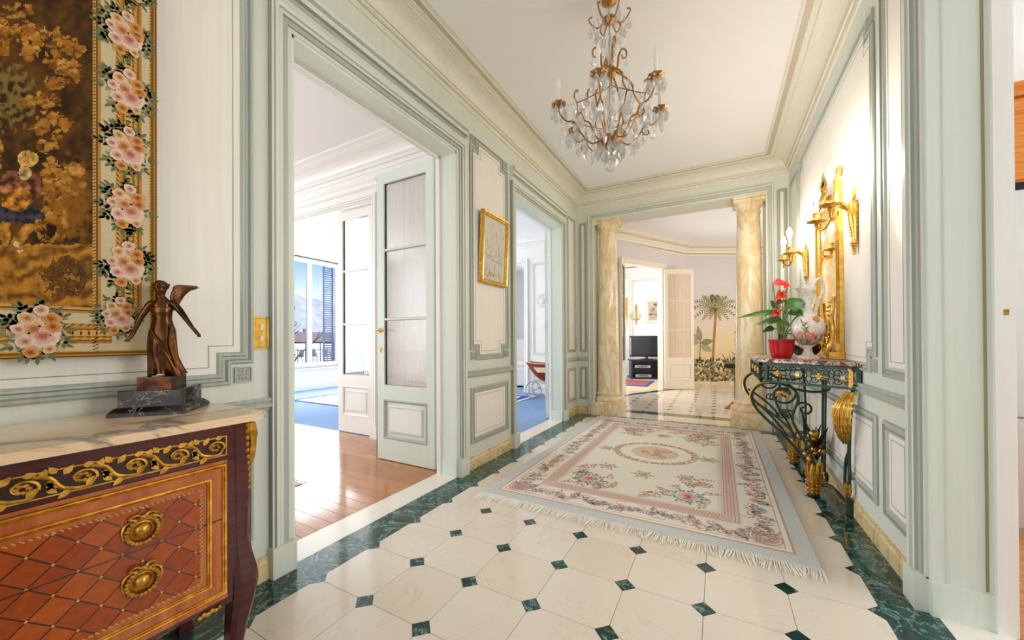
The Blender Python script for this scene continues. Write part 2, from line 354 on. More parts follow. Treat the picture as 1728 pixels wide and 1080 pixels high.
# ------------------------------------------------------------------ the setting
XL, XR, YF, YB, ZC = -.5, 1.96, 4.1, -3.4, 3.08
TH = .18
FL = Fr((XL, 0, 0), (0, 1, 0), (0, 0, 1), (1, 0, 0)); FRW = Fr((XR, 0, 0), (0, 1, 0), (0, 0, 1), (-1, 0, 0)); FF = Fr((0, YF, 0), (1, 0, 0), (0, 0, 1), (0, -1, 0))
def rect(a0, a1, b0, b1): return [(a0, b0), (a1, b0), (a1, b1), (a0, b1)]
def wall(name, fr, a0, a1, th, h, holes, mat, label):
    mb = MB(); a = a0
    for (h0, h1, z0, z1) in sorted(holes):
        if h0 > a: mb.prism(rect(a, h0, 0, h), fr, -th, 0)
        if z1 < h: mb.prism(rect(h0, h1, z1, h), fr, -th, 0)
        if z0 > 0: mb.prism(rect(h0, h1, 0, z0), fr, -th, 0)
        a = h1
    if a < a1: mb.prism(rect(a, a1, 0, h), fr, -th, 0)
    o = mb.build(name, mat, kind='structure'); o['label'] = label; return o
def notched(a0, a1, b0, b1, c, w=0.):
    a0, a1, b0, b1 = a0 + w, a1 - w, b0 + w, b1 - w
    if c <= 0: return rect(a0, a1, b0, b1)
    return [(a0 + c, b0), (a1 - c, b0), (a1 - c, b0 + c), (a1, b0 + c), (a1, b1 - c), (a1 - c, b1 - c), (a1 - c, b1), (a0 + c, b1), (a0 + c, b1 - c), (a0, b1 - c), (a0, b0 + c), (a0 + c, b0 + c)]
ROS = {}
def rosette_mesh(c):
    k = round(c, 3)
    if k not in ROS:
        mb = MB(); h = c / 2; mb.sweep([(-h, -h), (h, -h), (h, h), (-h, h)], [(0, 0), (0, .012), (.005, .012), (.007, .005), (c / 2, .004)], FXY, True)
        for i in range(8):
            a = i * math.pi / 4; l = h * (.78 if i % 2 == 0 else .98)
            pts = leaf2(0, 0, l, h * .42, a); cx = [Vector((x, y, .0045)) for x, y in pts]; top = Vector((math.cos(a) * l * .6, math.sin(a) * l * .6, .012))
            mb.add(cx + [top], [(j, (j + 1) % len(cx), len(cx)) for j in range(len(cx))])
        mb.ball((0, 0, .008), h * .2, 8, 5, (1, 1, .6)); ROS[k] = mb.mesh('rosette', 'paint_mould')
    return ROS[k]
def fr_rot(fr): return Matrix((fr.a, fr.b, fr.n)).transposed().to_euler()
PROF = [(0, 0), (0, .008), (.006, .014), (.014, .015), (.02, .006), (.03, .006), (.035, .012), (.042, .012), (.05, .003)]
def panel(par, fr, a0, a1, b0, b1, c=0., w=.05, mm='paint_mould', fm='paint_cream', lm='paint_lining', filet=.024, ros=True):
    s = w / .05; mb = MB()
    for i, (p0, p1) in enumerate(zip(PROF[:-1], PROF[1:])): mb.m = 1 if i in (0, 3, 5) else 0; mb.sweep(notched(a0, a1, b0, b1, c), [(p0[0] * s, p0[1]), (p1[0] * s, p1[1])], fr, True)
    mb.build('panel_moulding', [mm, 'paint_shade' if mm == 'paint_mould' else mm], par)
    f = MB().prism(notched(a0, a1, b0, b1, c, w), fr, -.002, .003).build('panel_field', fm, par)
    if filet:
        MB().sweep(notched(a0, a1, b0, b1, c, w + filet), [(0, .002), (0, .0042), (.0035, .0042), (.0035, .002)], fr, True).build('painted_line', lm, f)
    if c and ros:
        k = c - .02
        for aa in (a0 + c / 2 - .003, a1 - c / 2 + .003):
            for bb in (b0 + c / 2 - .003, b1 - c / 2 + .003):
                o = put('rosette', rosette_mesh(k), par); o.location = fr(aa, bb, 0); o.rotation_euler = fr_rot(fr) if not fr.left() else Matrix((-fr.a, fr.b, fr.n)).transposed().to_euler()
RAIL = [(0, 0), (0, .012), (.012, .014), (.016, .026), (.03, .028), (.038, .018), (.046, .024), (.056, .024), (.056, 0)]
def rail(par, fr, a0, a1, b0=.745, mat='paint_mould'): MB().sweep([(a0, b0), (a1, b0)], RAIL, fr).build('chair_rail', mat, par)
ARCH = [(0, 0), (0, .012), (.018, .012), (.022, .018), (.045, .018), (.05, .027), (.064, .028), (.07, .036), (.086, .038), (.092, .03), (.1, .03), (.1, 0)]
def casing(name, label, fr, a0, a1, top, over=True, mat='paint_green', mm='paint_mould', right=True, left=True, aext=.0):
    o = MB()
    path = ([(a0, .13)] if left else []) + [(a0, top), (a1, top)] + ([(a1, .13)] if right else [])
    for i, (p0, p1) in enumerate(zip(ARCH[:-1], ARCH[1:])):
        o.m = 2 if i in (2, 4, 10) else 1 if i in (3, 6, 8) else 0; o.sweep(path, [p0, p1], fr, cap=False)  # outer edge face takes the darkest paint, its shadow put into the colour
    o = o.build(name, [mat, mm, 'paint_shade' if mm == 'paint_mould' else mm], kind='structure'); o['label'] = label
    for s, e in ((-1, a0), (1, a1)):
        if (s < 0 and not left) or (s > 0 and not right): continue
        MB().prism(rect(min(e, e + s * .106), max(e, e + s * .106), 0, .135), fr, 0, .044).build('plinth_block', mat, o)
    if over:
        ov = [(0, 0), (0, .014), (.014, .018), (.02, .034), (.045, .037), (.055, .052), (.075, .055), (.08, .046), (.09, .046), (.09, 0)]; q = MB()
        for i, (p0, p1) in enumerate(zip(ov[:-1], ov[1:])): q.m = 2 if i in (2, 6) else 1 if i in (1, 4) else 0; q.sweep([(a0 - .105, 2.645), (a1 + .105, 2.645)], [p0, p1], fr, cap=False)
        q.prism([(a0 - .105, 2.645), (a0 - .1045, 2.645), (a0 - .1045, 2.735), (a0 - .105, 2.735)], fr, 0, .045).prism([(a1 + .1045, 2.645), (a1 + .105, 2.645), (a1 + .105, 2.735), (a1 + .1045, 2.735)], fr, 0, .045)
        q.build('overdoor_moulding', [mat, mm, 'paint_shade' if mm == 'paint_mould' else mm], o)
        MB().prism(rect(a0 - .1, a1 + .1, top + .1, 2.645), fr, 0, .006).build('overdoor_panel', mat, o)
    return o
def lining(par, fr, a0, a1, top, th, mat='paint_jamb', t=.014):
    """boards covering the reveal of an opening, with the stop strips on them"""
    for e, s in ((a0, 1), (a1, -1)):
        MB().prism(rect(min(e, e + s * t), max(e, e + s * t), 0, top), fr, -th, .004).build('jamb_board', mat, par)
        MB().prism(rect(min(e, e + s * (t + .006)), max(e, e + s * (t + .006)), 0, .13), fr, -th + .03, .002).build('jamb_plinth', mat, par)
        MB().prism(rect(min(e + s * t, e + s * (t + .012)), max(e + s * t, e + s * (t + .012)), 0, top), fr, -th, -th + .035).build('door_stop', 'paint_white', par)
    MB().prism(rect(a0, a1, top - t, top), fr, -th, .004).build('head_board', mat, par)
    MB().prism(rect(a0, a1, top - t - .012, top - t), fr, -th, -th + .035).build('door_stop', 'paint_white', par)

# --- hall floor: octagons, green cabochons, green bands
fl = MB().box(-1.1, 3.6, YB - .1, 9.4, -.12, -.004).build('floor', 'grout', kind='structure'); fl['label'] = 'cream marble floor with small dark green squares and green bands'
T, CC = .3, .0435
def octa(g=.0012):
    h = T / 2 - g; c = CC - g * .6; p = [(-h + c, -h), (h - c, -h), (h, -h + c), (h, h - c), (h - c, h), (-h + c, h), (-h, h - c), (-h, -h + c)]
    return MB().prism(p, FXY, -.012, 0)
OCT = [octa().mesh('tile', m) for m in ('marble_cream', 'marble_cream_warm')]
CAB = MB().prism([(-CC + .001, 0), (0, -CC + .001), (CC - .001, 0), (0, CC - .001)], FXY, -.012, .0003).mesh('cabochon', 'marble_green')
def in_rear(x, y):   # floor of the rear hall, in front of its slanting walls
    return (x + .55) * .883 - (y - 5.75) * .47 > -.05
for i in range(-1, 6):
    for j in range(-11, 13):
        put('tile', OCT[(i * 7 + j * 3) % 5 == 0], fl, loc=((i + .5) * T, (j + .5) * T, 0))
for i in range(0, 6):
    for j in range(-10, 13): put('cabochon', CAB, fl, loc=(i * T, j * T, 0))
for i in range(-1, 7):
    for j in range(0, 14):
        x, y = (i + .5) * T, 4.65 + (j + .5) * T
        if in_rear(x, y) and y < 8.75: put('tile', OCT[(i + j) % 2], fl, loc=(x, y, 0))
        if i >= 0 and j > 0 and in_rear(i * T, 4.65 + j * T): put('cabochon', CAB, fl, loc=(i * T, 4.65 + j * T, 0))
def band(x0, x1, y0, y1, dia, name='border_strip', mat='marble_green'):
    """green marble strips with the half squares that bite into the tiles"""
    mb = MB().prism(rect(x0 + .0008, x1 - .0008, y0 + .0008, y1 - .0008), FXY, -.012, 0)
    for (x, y, s, ax) in dia:
        if ax == 'x': mb.prism([(x, y - CC), (x + s * CC, y), (x, y + CC)][::s], FXY, -.012, 0)
        else: mb.prism([(x + CC, y), (x, y + s * CC), (x - CC, y)][::s], FXY, -.012, 0)
    mb.build(name, mat, fl)
for j0 in range(-11, 13, 3):
    y0, y1 = j0 * T, (j0 + 3) * T
    band(-.5, -.3, y0, y1, [(-.3, k * T, 1, 'x') for k in range(j0 + (1 if j0 == -11 else 0), j0 + 3)]); band(1.8, 1.975, y0, y1, [(1.8, k * T, -1, 'x') for k in range(j0 + (1 if j0 == -11 else 0), j0 + 3)])
for i0 in (-1, 2, 4):
    i1 = {-1: 2, 2: 4, 4: 6}[i0]
    band(i0 * T - (.2 if i0 == -1 else 0), i1 * T + (.17 if i1 == 6 else 0), 3.9, 4.12, [(k * T, 3.9, -1, 'y') for k in range(i0 + (1 if i0 == -1 else 0), i1)])
    MB().prism(rect(i0 * T - (.2 if i0 == -1 else 0) + .001, i1 * T + (.17 if i1 == 6 else 0), 4.121, 4.449), FXY, -.012, 0).build('threshold_slab', 'marble_cream_warm', fl)
    band(i0 * T - (.2 if i0 == -1 else 0), i1 * T + (.45 if i1 == 6 else 0), 4.45, 4.65, [(k * T, 4.65, 1, 'y') for k in range(i0 + (1 if i0 == -1 else 0), i1)])
for (a, b) in ((0, .64), (.64, 1.28), (2.2, 2.85), (2.85, 3.5)):
    MB().prism(rect(-.69, -.5015, a + .001, b), FXY, -.012, 0).build('sill_slab', 'stone_sill', fl)
MB().prism(rect(1.977, 2.16, -.4, .985), FXY, -.012, 0).build('sill_slab', 'stone_sill', fl)

# --- ceilings
c = MB().box(-.75, 3.6, YB - .1, 9.4, ZC, ZC + .1).build('ceiling', 'ceiling_paint', kind='structure'); c['label'] = 'smooth white ceiling over the hall'
c = MB().box(-6.6, -.75, YB - .1, 10.4, ZC + .02, ZC + .12).box(-.75, 3.6, 9.4, 10.4, ZC + .02, ZC + .12).box(3.6, 4.9, -3, 4, ZC + .02, ZC + .12).build('ceiling', 'ceiling_paint', kind='structure'); c['label'] = 'white ceiling of the rooms beside the hall'

# --- left wall with its two openings
A1, B1, A2, B2, TOP = 0., 1.27, 2.226, 3.49, 2.5
wl = wall('wall_left', FL, YB, YF + .35, TH, ZC, [(A1, B1, 0, TOP), (A2, B2, 0, TOP)], 'paint_green', 'pale green panelled wall with cream fields and two tall openings')
panel(wl, FL, -1.75, -.165, .872, 2.735, .085)
panel(wl, FL, -1.75, -.165, .2, .66)
panel(wl, FL, -3.3, -1.85, .872, 2.735, .085)
panel(wl, FL, 1.445, 2.065, .882, 2.735, .085); panel(wl, FL, 1.45, 2.055, .205, .662)
panel(wl, FL, 3.67, 3.985, .875, 2.715, 0, .045); panel(wl, FL, 3.67, 3.985, .205, .662, 0, .045)
for a, b in ((YB, A1 - .1), (B1 + .1, A2 - .1), (B2 + .1, YF)): rail(wl, FL, a, b)
t1 = casing('trim_1', 'moulded pale green casing of the wide opening to the parquet room', FL, A1, B1, TOP); lining(t1, FL, A1, B1, TOP, TH)
t2 = casing('trim_2', 'moulded pale green casing of the opening to the blue carpet room', FL, A2, B2, TOP); lining(t2, FL, A2, B2, TOP, TH)
BASEP = [(0, 0), (0, .012), (.075, .012), (.085, .008), (.105, .008), (.105, 0)]
def skirting(name, label, fr, runs, mat='marble_base', prof=BASEP):
    root = None
    for a, b in runs:
        m = MB().sweep([(a, 0), (b, 0)], prof, fr)
        if root is None: root = m.build(name, mat, kind='structure'); root['label'] = label
        else: m.build('skirting_length', mat, root)
    return root
skirting('baseboard_left', 'honey coloured marble baseboard of the left wall', FL, [(YB, A1 - .106), (B1 + .106, A2 - .106), (B2 + .106, YF)])

# --- right wall, its opening to the kitchen beside the camera
KA, KB = -.35, .985
wr = wall('wall_right', FRW, YB, YF + .35, .2, ZC, [(KA, KB, 0, 2.5)], 'paint_green', 'pale green panelled wall behind the console table')
panel(wr, FRW, 1.112, 1.405, .865, 2.735, 0, .05); panel(wr, FRW, 1.115, 1.41, .2, .655, 0, .05)
panel(wr, FRW, 1.495, 3.42, .87, 2.735, .085); panel(wr, FRW, 1.5, 3.42, .205, .66)
panel(wr, FRW, 3.54, 3.97, .87, 2.72, 0, .05); panel(wr, FRW, 3.54, 3.97, .205, .66, 0, .05)
rail(wr, FRW, KB + .1, YF); rail(wr, FRW, YB, KA - .1)
t3 = casing('trim_3', 'moulded pale green casing of the opening to the kitchen', FRW, KA, KB, 2.5); lining(t3, FRW, KA, KB, 2.5, .2)
skirting('baseboard_right', 'honey coloured marble baseboard below the console table', FRW, [(KB + .106, YF), (YB, KA - .106)])

# --- far wall: wide opening with two columns
FA, FB, FT = -.255, 1.745, 2.72
wf = wall('wall_far', FF, XL - TH, XR + .2, .35, ZC, [(FA, FB, 0, FT)], 'paint_green', 'pale green far wall with the wide columned opening')
panel(wf, FF, -.468, -.365, .875, 2.7, 0, .034, filet=0); panel(wf, FF, -.468, -.365, .205, .66, 0, .034, filet=0)
panel(wf, FF, 1.848, 1.945, .875, 2.73, 0, .034, filet=0); panel(wf, FF, 1.848, 1.945, .205, .66, 0, .034, filet=0)
rail(wf, FF, XL, FA - .085); rail(wf, FF, FB + .085, XR)
a = MB()
for i, (p0, p1) in enumerate(zip(ARCH[:-1], ARCH[1:])):
    a.m = 1 if i in (3, 5, 6, 8) else 0; a.sweep([(FA, 0), (FA, FT), (FB, FT), (FB, 0)], [(p0[0] * .8, p0[1]), (p1[0] * .8, p1[1])], FF, cap=False)
a = a.build('trim_4', ['paint_green', 'paint_mould'], kind='structure'); a['label'] = 'moulded casing round the columned opening'
MB().sweep([(FA, FT), (FB, FT)], [(0, 0), (0, .004), (.3, .004), (.3, 0)], Fr((0, YF - FT, FT), (1, 0, 0), (0, 1, 0), (0, 0, -1)), cap=False).build('soffit_board', 'paint_green', a)
skirting('baseboard_far', 'honey coloured marble baseboard beside the columns', FF, [(XL, FA - .02), (FB + .02, XR)])
# wall behind the camera
FBK = Fr((0, YB, 0), (-1, 0, 0), (0, 0, 1), (0, 1, 0))
wall('wall_back', FBK, -XR - .2, -XL + .18, .15, ZC, [(-1.75, .27, .5, 2.75)], 'paint_green', 'pale green wall at the near end of the hall with an added unseen window')

# --- cornice of the hall
def cornice(name, label, loop, prof, mats, split=None):
    mb = MB()
    for i, (p0, p1) in enumerate(zip(prof[:-1], prof[1:])):
        mb.m = 1 if split and i in split else 0; mb.sweep(loop, [p0, p1], FXY, True)
    o = mb.build(name, mats, kind='structure'); o['label'] = label; return o
CP = [(0, 2.905), (.012, 2.905), (.012, 2.94), (.018, 2.944), (.03, 2.944), (.03, 2.962), (.036, 2.966)] + [(.036 + .105 * (1 - math.cos(t)) , 2.966 + .078 * math.sin(t)) for t in [k * math.pi / 16 for k in range(1, 9)]] + [(.15, 3.046), (.15, 3.052), (.158, 3.056), (.188, 3.056), (.19, 3.063), (.222, 3.065), (.224, 3.073), (.245, 3.075), (.245, ZC)]
cornice('trim_5', 'deep coved cornice round the hall ceiling', [(XL, YB), (XR, YB), (XR, YF), (XL, YF)], CP, ['paint_cornice', 'paint_cornice_line'], {2, 5, 15, 19, 22})
# ------------------------------------------------------------------ glazed doors
def glazed_door(name, label, fr, w, mats=('paint_jamb', 'paint_jamb'), h=2.53, curtain=None, cside=-1, glassm='pane', z0=.65, z1=2.44, bars=(1.235, 1.845), handle=None, st=.075, panel_field='paint_white', t=.04):
    """fr: a runs from the hinge across the leaf, b up, n towards the side one sees"""
    o = MB().prism(rect(0, st, .008, h), fr, -t / 2, t / 2).build(name, mats[0], kind='structure'); o['label'] = label
    MB().prism(rect(w - st, w, .008, h), fr, -t / 2, t / 2).build('stile', mats[0], o)
    for b0, b1 in ((.008, .19), (.535, z0), (z1, h)): MB().prism(rect(st, w - st, b0, b1), fr, -t / 2, t / 2).build('rail', mats[0], o)
    for b in bars: MB().sweep([(st, b - .012), (w - st, b - .012)], [(0, -t / 3), (0, t / 4), (.006, t / 2 - .002), (.018, t / 2 - .002), (.024, t / 4), (.024, -t / 3)], fr).build('glazing_bar', mats[0], o)
    e = [z0] + list(bars) + [z1]
    for b0, b1 in zip(e[:-1], e[1:]): MB().prism(rect(st - .004, w - st + .004, b0 + .01, b1 - .01), fr, -.002, .002).build('glass_pane', glassm, o)
    p = MB().prism(rect(st, w - st, .19, .535), fr, -.008, .008).build('door_panel', mats[0], o)
    for sgn in (1, -1):
        f2 = Fr(fr(0, 0, sgn * .008), fr.a, fr.b, fr.n * sgn)
        MB().sweep(rect(st, w - st, .19, .535), [(0, 0), (0, .014), (.012, .016), (.02, .006), (.028, .003)], f2, True).build('panel_moulding', 'paint_mould' if mats[0] == 'paint_jamb' else mats[0], p)
        MB().sweep(rect(st + .05, w - st - .05, .24, .485), [(0, 0), (.012, .009), (.02, .009)], f2, True).build('panel_bevel', mats[0], p)
        MB().prism(rect(st + .068, w - st - .068, .258, .467), f2, 0, .009).build('panel_field', panel_field, p)
        MB().sweep(rect(st, w - st, z0, z1), [(0, 0), (0, .012), (.008, .012), (.012, .002)], f2, True).build('glazing_bead', mats[0], o)
    if curtain:
        k = 44; pts = [((st + .004) + (w - 2 * st - .008) * i / k, 0) for i in range(k + 1)]; mb = MB(); vs = []
        for b in (z0 - .02, z1 + .02):
            for i, (a, _) in enumerate(pts): vs.append(fr(a, b, cside * (.013 + .004 * math.sin(i * 2.2) + .002 * math.sin(i * .9))))
        mb.add(vs, [(i, i + 1, k + 2 + i, k + 1 + i) for i in range(k)]); mb.build('curtain', curtain, o, smooth=60)
        for b in (z0 - .012, z1 + .012): MB().tube([fr(st, b, cside * .014), fr(w - st, b, cside * .014)], .004, 6).build('curtain_rod', 'gilt', o)
    if handle:
        hb = handle
        MB().prism([(w - .05 + x, hb - .17 + y) for x, y in disc2(.012, 0, .028, 12, .5)], fr, t / 2, t / 2 + .004).tube([fr(w - .038, hb - .17, t / 2 + .002), fr(w - .038, hb - .17, t / 2 + .009)], .006, 8).build('keyhole_plate', 'gilt', o)
        mb = MB().lathe([(.02, 0), (.02, .004), (.012, .008), (.008, .03)], 12, fr(w - .038, hb, t / 2), Matrix((fr.a, fr.b, fr.n)).transposed())
        mb.tube(bez([fr(w - .038, hb, t / 2 + .03), fr(w - .03, hb, t / 2 + .045), fr(w - .075, hb + .004, t / 2 + .048), fr(w - .13, hb - .004, t / 2 + .046)], 4), [.008] * 5 + [.009] * 4 + [.007] * 4, 8); mb.build('lever_handle', 'gilt', o, smooth=50)
    for b in (.3, 1.2, 2.2): MB().tube([fr(-.004, b, -t / 2 - .004), fr(-.004, b + .1, -t / 2 - .004)], .008, 8).build('hinge', 'paint_white', o)
    return o
# the open leaf: hinge on the hall jamb, running into the parquet room, seen on its -y face
def leaf_frame(o, ang, flip=1):
    a = Vector((math.cos(ang), math.sin(ang), 0)); n = Vector((a.y, -a.x, 0)) * flip
    return Fr(o, a, (0, 0, 1), n)
glazed_door('door_1', 'pale green glazed door leaf with sheer curtain standing open in the parquet room', leaf_frame((-.748, 1.318, 0), math.pi, -1), .652, handle=1.14, curtain='sheer', glassm='pane_reflect')
glazed_door('door_2', 'white glazed door leaf closed between parquet room and carpet room', leaf_frame((-2.02, 1.815, 0), math.pi, -1), .595, ('paint_white', 'paint_white'), glassm='pane', st=.07)
glazed_door('door_3', 'pale green door leaf standing open edge-on in the opening to the carpet room', leaf_frame((-.735, 3.53, 0), math.atan2(.922, -.398), 1), .62, curtain=None)
# slanting double door of the rear hall
D0, DD = Vector((-.55, 5.75, 0)), Vector((.47, .8827, 0)); DA = math.atan2(DD.y, DD.x)
dl = D0 + DD * .5; dr = D0 + DD * 1.72
glazed_door('door_4', 'ivory glazed door leaf swung out behind the left column', leaf_frame(dl + Vector((.03, -.02, 0)), R(-84), 1), .6, ('paint_ivory', 'paint_ivory'), h=2.49, z1=2.4, handle=1.05, panel_field='paint_ivory')
glazed_door('door_5', 'ivory glazed door leaf with pleated warm curtain beside the palm mural', leaf_frame(dr + Vector((.03, -.02, 0)), R(32), 1), .62, ('paint_ivory', 'paint_ivory'), h=2.49, z1=2.4, curtain='sheer_warm', cside=1, panel_field='paint_ivory', st=.06)

# ------------------------------------------------------------------ parquet room and carpet room
f = MB().box(-6.6, -.69, YB, 1.795, -.12, -.012).build('floor', 'parquet', kind='structure'); f['label'] = 'polished oak plank floor of the parquet room'
PL = {}
def plank(l):
    k = round(l, 2)
    if k not in PL: PL[k] = MB().bevbox(0, k - .0015, 0, .0885, -.012, 0, .0012).mesh('plank', 'parquet')
    return PL[k]
random.seed(3)
for r in range(20):
    x = -.70 - .0; y = 1.793 - .09 * (r + 1); x = -.692; first = True
    while x > -3.7:
        l = random.choice((.7, .9, 1.1, 1.3)) if not first else random.choice((.4, .6, .8, 1.0)); first = False
        put('plank', plank(l), f, loc=(x - l, y, 0)); x -= l
f2 = MB().box(-6.6, -.69, 1.796, 9.2, -.12, -.002).box(-.69, .9, 5.7, 9.2, -.12, -.006).build('floor', 'carpet_blue', kind='structure'); f2['label'] = 'soft blue fitted carpet of the rooms on the left'
# partition between the rooms
FP = Fr((0, 1.775, 0), (1, 0, 0), (0, 0, 1), (0, -1, 0))
wp = wall('wall_partition', FP, -6.6, XL - TH, .13, ZC + .02, [(-3.66, -2.02, 0, 2.54)], 'paint_white', 'white panelled wall between parquet room and carpet room')
panel(wp, FP, -1.86, -.8, .9, 2.7, 0, .05, 'paint_whitegrey', 'paint_white', 'paint_white', 0); panel(wp, FP, -1.86, -.8, .2, .7, 0, .05, 'paint_whitegrey', 'paint_white', 'paint_white', 0)
panel(wp, FP, -5.9, -3.9, .9, 2.7, 0, .05, 'paint_whitegrey', 'paint_white', 'paint_white', 0)
tr = casing('trim_6', 'white moulded casing of the doorway between the two rooms', FP, -3.66, -2.02, 2.54, False, 'paint_white', 'paint_whitegrey')
MB().sweep([(-3.77, 2.7), (-1.91, 2.7)], [(0, 0), (0, .012), (.015, .03), (.05, .035), (.065, .05), (.08, .05), (.08, 0)], FP).build('overdoor_moulding', 'paint_white', tr)
WP = [(0, 2.87), (.015, 2.87), (.015, 2.91), (.03, 2.92), (.03, 2.945)] + [(.03 + .13 * (1 - math.cos(k * math.pi / 12)), 2.945 + .1 * math.sin(k * math.pi / 12)) for k in range(1, 7)] + [(.17, 3.05), (.19, 3.055), (.22, 3.07), (.26, 3.08), (.26, 3.1)]
cornice('trim_7', 'white coved cornice of the parquet room', [(-6.4, YB), (XL - TH, YB), (XL - TH, 1.775), (-6.4, 1.775)], WP, ['paint_white', 'paint_whitegrey'], {2, 4})
cornice('trim_8', 'white coved cornice of the blue carpet room', [(-6.4, 1.905), (XL - TH, 1.905), (XL - TH, 5.6), (-6.4, 5.6)], WP, ['paint_white', 'paint_whitegrey'], {2, 4})
# outer wall with the windows
FO = Fr((-6.4, 0, 0), (0, 1, 0), (0, 0, 1), (1, 0, 0))
WINS = [(-2.6, -1.3, .47, 2.83), (-.9, .4, .47, 2.83), (3.2, 4.66, .47, 2.83)]
wo = wall('wall_outer', FO, YB, 5.75, .25, ZC + .02, WINS, 'paint_white', 'white outer wall with tall windows over the balcony')
skirting('baseboard_outer', 'white skirting of the outer wall', FO, [(YB, 1.77), (1.9, 5.6)], 'paint_white', [(0, 0), (0, .02), (.13, .02), (.15, .012), (.16, 0)])
def window(n, fr, a0, a1, b0, b1, label, lights=2, mat='paint_white', glassm='window_pane', sill=True, th=.25):
    o = MB().sweep(rect(a0, a1, b0, b1), [(.055, -.13), (.055, -.07), (0, -.07), (0, .012), (-.055, .012), (-.065, 0)], fr, True).build('window_%d' % n, mat, kind='structure'); o['label'] = label
    w = (a1 - a0 - .11) / lights
    for i in range(lights):
        x0 = a0 + .055 + w * i
        s = MB().sweep(rect(x0, x0 + w, b0 + .055, b1 - .055), [(0, -.125), (0, -.075), (.05, -.075), (.055, -.085), (.055, -.125)], fr, True).build('window_sash', mat, o)
        MB().prism(rect(x0 + .05, x0 + w - .05, b0 + .1, b1 - .1), fr, -.104, -.1).build('pane', glassm, s)
    if sill: MB().prism(rect(a0 - .1, a1 + .1, b0 - .03, b0), fr, -.07, .05).build('window_sill', mat, o)
    return o
window(1, FO, *WINS[2], 'tall white window of the carpet room looking on to sky and hills', 2)
window(2, FO, *WINS[0], 'tall white window of the parquet room farther from the partition'); window(3, FO, *WINS[1], 'tall white window of the parquet room nearer the partition')
window(4, FBK, -1.75, .27, .5, 2.75, 'added unseen window at the near end of the hall', 2, th=.15)
wall('wall_parquet_end', Fr((0, YB, 0), (-1, 0, 0), (0, 0, 1), (0, 1, 0)), .68, 6.6, .15, ZC + .02, [], 'paint_white', 'white end wall of the parquet room')
# back wall of the carpet room with a wide opening to the next room
FQ = Fr((0, 5.6, 0), (1, 0, 0), (0, 0, 1), (0, -1, 0))
wq = wall('wall_carpet_room', FQ, -6.6, XL - TH, .15, ZC + .02, [(-3.5, -2.12, 0, 2.55)], 'paint_white', 'white panelled back wall of the carpet room')
panel(wq, FQ, -1.93, -1.35, .75, 2.55, 0, .05, 'paint_whitegrey', 'paint_white', 'paint_white', 0); panel(wq, FQ, -1.93, -1.35, .2, .62, 0, .05, 'paint_whitegrey', 'paint_white', 'paint_white', 0)
panel(wq, FQ, -1.25, -.75, .75, 2.55, 0, .05, 'paint_whitegrey', 'paint_white', 'paint_white', 0)
skirting('baseboard_carpet_room', 'white skirting of the carpet room back wall', FQ, [(-2.02, -.68), (-6.4, -3.6)], 'paint_white', [(0, 0), (0, .02), (.13, .02), (.15, .012), (.16, 0)])
casing('trim_9', 'white casing of the opening behind the carpet room', FQ, -3.5, -2.12, 2.55, False, 'paint_white', 'paint_whitegrey')
# room beyond with its curtained window
FW = Fr((0, 9., 0), (1, 0, 0), (0, 0, 1), (0, -1, 0))
wall('wall_beyond', FW, -6.6, -1.8, .2, ZC + .02, [(-3.4, -1.95, .5, 2.7)], 'paint_white', 'white wall with a curtained window beyond the carpet room')
window(5, FW, -3.4, -1.95, .5, 2.7, 'white window behind sheer curtains beyond the carpet room')
for x0, x1, m in ((-6.6, -6.4, 0),): MB().box(x0, x1, 5.75, 9.2, 0, ZC).build('wall_beyond_side', 'paint_white', kind='structure')['label'] = 'white side wall beyond the carpet room'

# ------------------------------------------------------------------ rear hall
FS = Fr((-.6, 0, 0), (0, 1, 0), (0, 0, 1), (1, 0, 0))
wall('wall_rear_side', FS, YF + .35, 5.75, .08, ZC, [], 'paint_lilac', 'plain lilac grey wall of the rear hall behind the left column')
FD = Fr(D0, DD, (0, 0, 1), (DD.y, -DD.x, 0))
BL = 2.53   # length of the slanting wall
wd = wall('wall_rear_door', FD, 0, BL, .12, ZC, [(.5, 1.72, 0, 2.5)], 'paint_lilac', 'slanting lilac grey wall with the glazed double door')
BP = D0 + DD * BL; MA = R(31); MD = Vector((math.cos(MA), math.sin(MA), 0)); FM = Fr(BP, MD, (0, 0, 1), (MD.y, -MD.x, 0))
wm = wall('wall_mural', FM, 0, 2.6, .12, ZC, [], 'paint_lilac', 'slanting wall painted with a palm garden mural')
tr = MB()
for i, (p0, p1) in enumerate(zip(ARCH[:-1], ARCH[1:])): tr.sweep([(.5, 0), (.5, 2.5), (1.72, 2.5), (1.72, 0)], [p0, p1], FD, cap=False)
tr = tr.build('trim_10', 'paint_ivory', kind='structure'); tr['label'] = 'ivory casing of the slanting double door'
for e, s in ((.5, 1), (1.72, -1)): MB().prism(rect(min(e, e + s * .012), max(e, e + s * .012), 0, 2.5), FD, -.12, .004).build('jamb_board', 'paint_ivory', tr)
sk = [(0, 0), (0, .014), (.09, .014), (.1, .006), (.1, 0)]
skirting('baseboard_rear', 'honey coloured baseboard of the rear hall', FD, [(1.83, BL), (0, .4)], 'marble_yellow', sk); skirting('baseboard_mural', 'honey coloured baseboard below the palm mural', FM, [(0, 2.6)], 'marble_yellow', sk)
MB().box(3.4, 3.6, YF, 9.4, 0, ZC).build('wall_stair', 'paint_lilac', kind='structure')['label'] = 'lilac grey wall of the stair side'
MB().box(XR + .2, 3.6, YF + .05, YF + .35, 0, ZC).build('wall_rear_return', 'paint_lilac', kind='structure')['label'] = 'short return wall behind the right column'
P2 = BP + MD * 2.6
lp = [(-.6, YF + .35), (3.4, YF + .35), (3.4, 9.3), (P2.x, P2.y), (BP.x, BP.y), (D0.x - .05, D0.y), (-.6, D0.y)]
